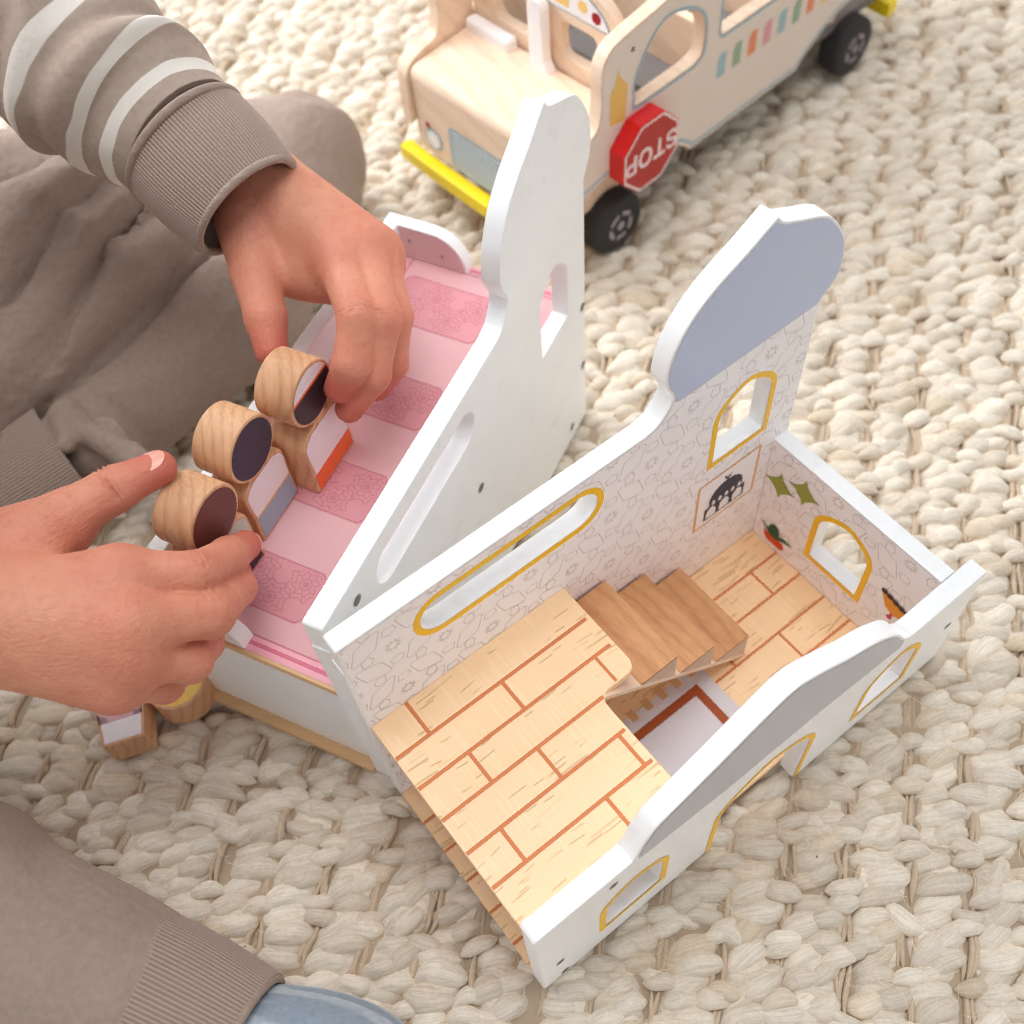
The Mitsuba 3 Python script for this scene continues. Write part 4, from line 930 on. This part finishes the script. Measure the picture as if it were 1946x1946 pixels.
# --- clothes
def fold(P, s, seed): return (fbm(P * s, 3, seed) - 0.5) * 2
def sleeve(path, rad, key, nseg=96):
    path = spline(path, 26); t = np.linspace(0, 1, len(path)); r0 = np.interp(t, np.linspace(0, 1, len(rad)), rad)
    def rr(i, l, an):
        P = path[i] + np.stack([np.cos(an), np.sin(an), 0 * an], 1) * 0.03
        return r0[i] + 0.0030 * min(1, l / 0.02) * fold(P + [l * 0.5, 0, 0], 32, 3) + 0.0016 * min(1, l / 0.02) * np.sin(an * 2 + l * 120) + 0.0042 * np.exp(-((l - 0.036 - 0.013 * np.cos(an - 0.7)) / 0.0055) ** 2) - 0.0030 * np.exp(-((l - 0.046 - 0.013 * np.cos(an - 0.7)) / 0.0040) ** 2) + 0.0045 * np.exp(-((l - 0.075 + 0.016 * np.cos(an + 0.4)) / 0.008) ** 2)
    m, uv = tube(path, rr, nseg)
    return put(key, m, 'stripe_knit', True, uv=uv)
CU0, CU1 = (0.0973, 0.2267, 0.1960), (0.0905, 0.2674, 0.2140)
sl = sleeve([CU1, (0.0848, 0.2956, 0.2220), (0.0758, 0.3188, 0.2340), (0.0631, 0.3579, 0.2500), EL, (-0.01, 0.47, 0.32), SH_L, (-0.15, 0.47, 0.37)], [.0355, .0400, .0455, .0490, .050, .056, .060, .060], 'child__sweater_sleeve')
tag(sl, 'taupe sweater sleeve with white stripes')
def cuff(a, b, r0, r1, key, ribs=116, lip=0.0022):
    a, b = np.array(a, float), np.array(b, float)
    n = 14; t = np.linspace(0, 1, n)
    out = [a + (b - a) * x for x in t]
    rad = r0 + (r1 - r0) * t + 0.0016 * np.sin(t * math.pi)
    d = (b - a) / np.linalg.norm(b - a)
    inner = [a + d * x for x in (0.020, 0.012, 0.004, 0.0010)]
    lips = [a - d * 0.0006]
    path = inner + lips + out
    rads = [r0 - lip] * 3 + [r0 - lip * 0.7] + [r0 - lip * 0.35] + list(rad)
    seg = ribs * 5
    an = np.linspace(0, 2 * math.pi, seg, endpoint=False)
    u = np.cross([0, 0, 1], d); u /= np.linalg.norm(u); w = np.cross(d, u)
    V = []
    for p, r in zip(path, rads):
        rr = r + 0.00032 * np.cos(an * ribs) + 0.0010 * np.cos(an * 2 + 0.6)
        V.append(p + rr[:, None] * (np.cos(an)[:, None] * u + np.sin(an)[:, None] * w))
    k = np.arange(seg); j = np.roll(k, -1); F = []
    for i in range(len(path) - 1): F += [np.c_[k + i * seg, j + i * seg, j + (i + 1) * seg], np.c_[k + i * seg, j + (i + 1) * seg, k + (i + 1) * seg]]
    uv = np.tile(np.c_[an, 0 * an], (len(path), 1))
    key = put(key, trimesh.Trimesh(np.vstack(V), np.vstack(F), process=False), 'rib_knit', True, uv=uv)
    pth = [a + (r0 - 0.0014) * (math.cos(x) * u + math.sin(x) * w) for x in np.linspace(0, 2 * math.pi, 97)]
    mm, ruv = tube(pth, [0.0021] * 97, 12, cap=False, up=d)
    put(key + '__hem', mm, 'knit', True)
    return key
cuff(CU0, CU1, .0322, .0352, 'child__sweater_cuff')
# the seam roll between cuff and sleeve
def torus_ring(c, d, R, r, key, m):
    d = np.array(d) / np.linalg.norm(d); u = np.cross([0, 0, 1], d); u /= np.linalg.norm(u); w = np.cross(d, u)
    an = np.linspace(0, 2 * math.pi, 64)
    pth = [np.array(c) + R * (math.cos(a) * u + math.sin(a) * w) for a in an]
    mm, uv = tube(pth, [r] * 64, 10, cap=False)
    return put(key, mm, m, True, uv=uv)
torus_ring(CU1, np.array(CU1) - np.array(CU0), .0352, .0022, 'child__sweater_cuff__seam', 'knit')
R0, R1 = (-0.1304, 0.1211, 0.1800), (-0.1562, 0.1400, 0.1860)
cuff(R0, R1, .0322, .0352, 'child__sweater_cuff')
sleeve([R1, (-0.1701, 0.1504, 0.1900), ER, (-0.27, 0.22, 0.30), SH_R, (-0.20, 0.38, 0.37)], [.0355, .042, .050, .056, .060, .060], 'child__sweater_sleeve')
put('child__sweater_body', surface_net(lambda P: cone(P, (-0.17, 0.42, 0.335), (-0.27, 0.45, 0.10), .102, .115)[0] - 0.004 * fold(P, 16, 2), (-0.42, 0.28, -0.02), (-0.04, 0.60, 0.46), 0.007), 'knit', True)

def legs(bones, extra, seed, lo_cut=RUG + 0.001, h=0.0030, amp=0.0024, creases=()):
    pts = np.array([v for a, b, _, _ in bones + extra for v in (a, b)]); rm = max(max(x[2], x[3]) for x in bones + extra)
    def f(P):
        d = None
        for a, b, ra, rb in bones:
            x, _ = cone(P, a, b, ra, rb); d = x if d is None else smin(d, x, 0.020)
        for a, b, ra, rb in extra:
            d = smin(d, cone(P, a, b, ra, rb)[0], 0.0030)
        d = d - amp * fold(P * [1, 1, 0.6], 26, seed)
        d = d + 0.0011 * np.sin(fold(P, 9, seed + 4) * 14)
        for line, dep, wd in creases:
            e = None
            for a, b in zip(line[:-1], line[1:]):
                a2, b2 = np.array(a[:2]), np.array(b[:2]); ba = b2 - a2
                s = np.clip((P[:, :2] - a2) @ ba / (ba @ ba), 0, 1)
                x = np.linalg.norm(P[:, :2] - a2 - s[:, None] * ba, axis=1); e = x if e is None else np.minimum(e, x)
            d = d + dep * np.exp(-(e / wd) ** 2) * (P[:, 2] > a[2] - 0.05)
        return np.maximum(d, lo_cut - P[:, 2])
    return surface_net(f, pts.min(0) - rm - 0.012, pts.max(0) + rm + 0.012, h)
KL = (0.2032, 0.4091, 0.0520)
LEG_L = [(KL, (0.1041, 0.4889, 0.0460), .046, .040), ((0.1041, 0.4889, 0.0460), (-0.0687, 0.5637, 0.0550), .040, .048), ((0.1772, 0.3810, 0.0400), (0.0956, 0.3311, 0.0360), .043, .043), ((0.0956, 0.3311, 0.0360), (-0.0246, 0.3031, 0.0340), .043, .037)]
LEG_X = [((0.1191, 0.3768, 0.0780), (0.0502, 0.3505, 0.0860), .014, .022), ((0.0502, 0.3505, 0.0860), (-0.0354, 0.3274, 0.0720), .022, .023), ((-0.0354, 0.3274, 0.0720), (-0.0940, 0.3165, 0.0600), .023, .022),
         ((0.1133, 0.4083, 0.0920), (0.0368, 0.3713, 0.1040), .014, .023), ((0.0368, 0.3713, 0.1040), (-0.0232, 0.3467, 0.0940), .023, .024), ((-0.0232, 0.3467, 0.0940), (-0.0837, 0.3239, 0.0800), .024, .024),
         ((0.0977, 0.4293, 0.1050), (0.0166, 0.3932, 0.1120), .020, .034), ((0.0166, 0.3932, 0.1120), (-0.0530, 0.3630, 0.1020), .034, .034),
         ((-0.0359, 0.2946, 0.0580), (-0.0183, 0.2674, 0.0600), .009, .011), ((-0.0183, 0.2674, 0.0600), (-0.0079, 0.2286, 0.0520), .011, .008), ((-0.0416, 0.3185, 0.0600), (-0.0406, 0.2769, 0.0620), .009, .007)]
t1_ = put('child__trousers', legs(LEG_L, LEG_X, 11, creases=[
    ([(0.0955, 0.3385, 0.0880), (0.0713, 0.3323, 0.0880), (0.0127, 0.3135, 0.0840), (-0.0293, 0.3078, 0.0780), (-0.0661, 0.3041, 0.0720)], .009, .0030),
    ([(0.0815, 0.3817, 0.1040), (0.0328, 0.3480, 0.1040), (-0.0121, 0.3214, 0.0980), (-0.0581, 0.3019, 0.0900)], .007, .0032), ([(0.0746, 0.4037, 0.1150), (0.0359, 0.3780, 0.1150), (-0.0047, 0.3557, 0.1100), (-0.0415, 0.3387, 0.1050)], .006, .0032),
    ([(0.0720, 0.3392, 0.0800), (0.1027, 0.3333, 0.0780), (0.1145, 0.3220, 0.0740)], .0025, .0035), ([(-0.0252, 0.3021, 0.0700), (-0.0219, 0.2761, 0.0700), (-0.0112, 0.2556, 0.0660)], .004, .0028), ([(-0.0155, 0.3023, 0.0720), (0.0006, 0.2723, 0.0700), (0.0193, 0.2500, 0.0660)], .0025, .0040), ([(-0.0420, 0.3075, 0.0660), (-0.0426, 0.2817, 0.0640)], .004, .0026), ([(0.0070, 0.3657, 0.1250), (-0.0209, 0.3460, 0.1200)], .004, .004)]), 'knit', True)
tag(t1_, 'folded taupe trouser leg crossed under the arm')
AK0, AK1 = (-0.0425, 0.2941, 0.0360), (-0.1105, 0.2953, 0.0320)
cuff(AK1, AK0, .0335, .0365, 'child__trouser_cuff', 116)
put('child__sock', tube(spline([(-0.1001, 0.2980, 0.0300), (-0.1232, 0.2945, 0.0280), (-0.1585, 0.3015, 0.0260)], 6), [.030] * 13, 40)[0], 'sock_knit', True, uv=tube(spline([(-0.1001, 0.2980, 0.0300), (-0.1232, 0.2945, 0.0280), (-0.1585, 0.3015, 0.0260)], 6), [.030] * 13, 40)[1])
LEG_R = [((-0.30, 0.40, 0.07), (-0.2551, 0.1672, 0.0500), .065, .055), ((-0.2551, 0.1672, 0.0500), (-0.2044, 0.0768, 0.0420), .052, .046), ((-0.2044, 0.0768, 0.0420), (-0.1556, -0.0105, 0.0360), .046, .0405)]
put('child__trousers', legs(LEG_R, [], 23), 'knit', True)
BK0, BK1 = (-0.1552, -0.0115, 0.0350), (-0.1254, -0.0640, 0.0310)
cuff(BK1, BK0, .0345, .0390, 'child__trouser_cuff', 116)
sp_ = spline([(-0.1278, -0.0613, 0.0290), (-0.1090, -0.0801, 0.0270), (-0.0962, -0.0954, 0.0260), (-0.0904, -0.1083, 0.0240), (-0.0912, -0.1193, 0.0200)], 6)
sm, suv = tube(sp_, list(np.interp(np.linspace(0, 1, len(sp_)), [0, .3, .7, .9, 1], [.029, .031, .031, .026, .012])), 48)
put('child__sock', sm, 'sock_knit', True, uv=suv)
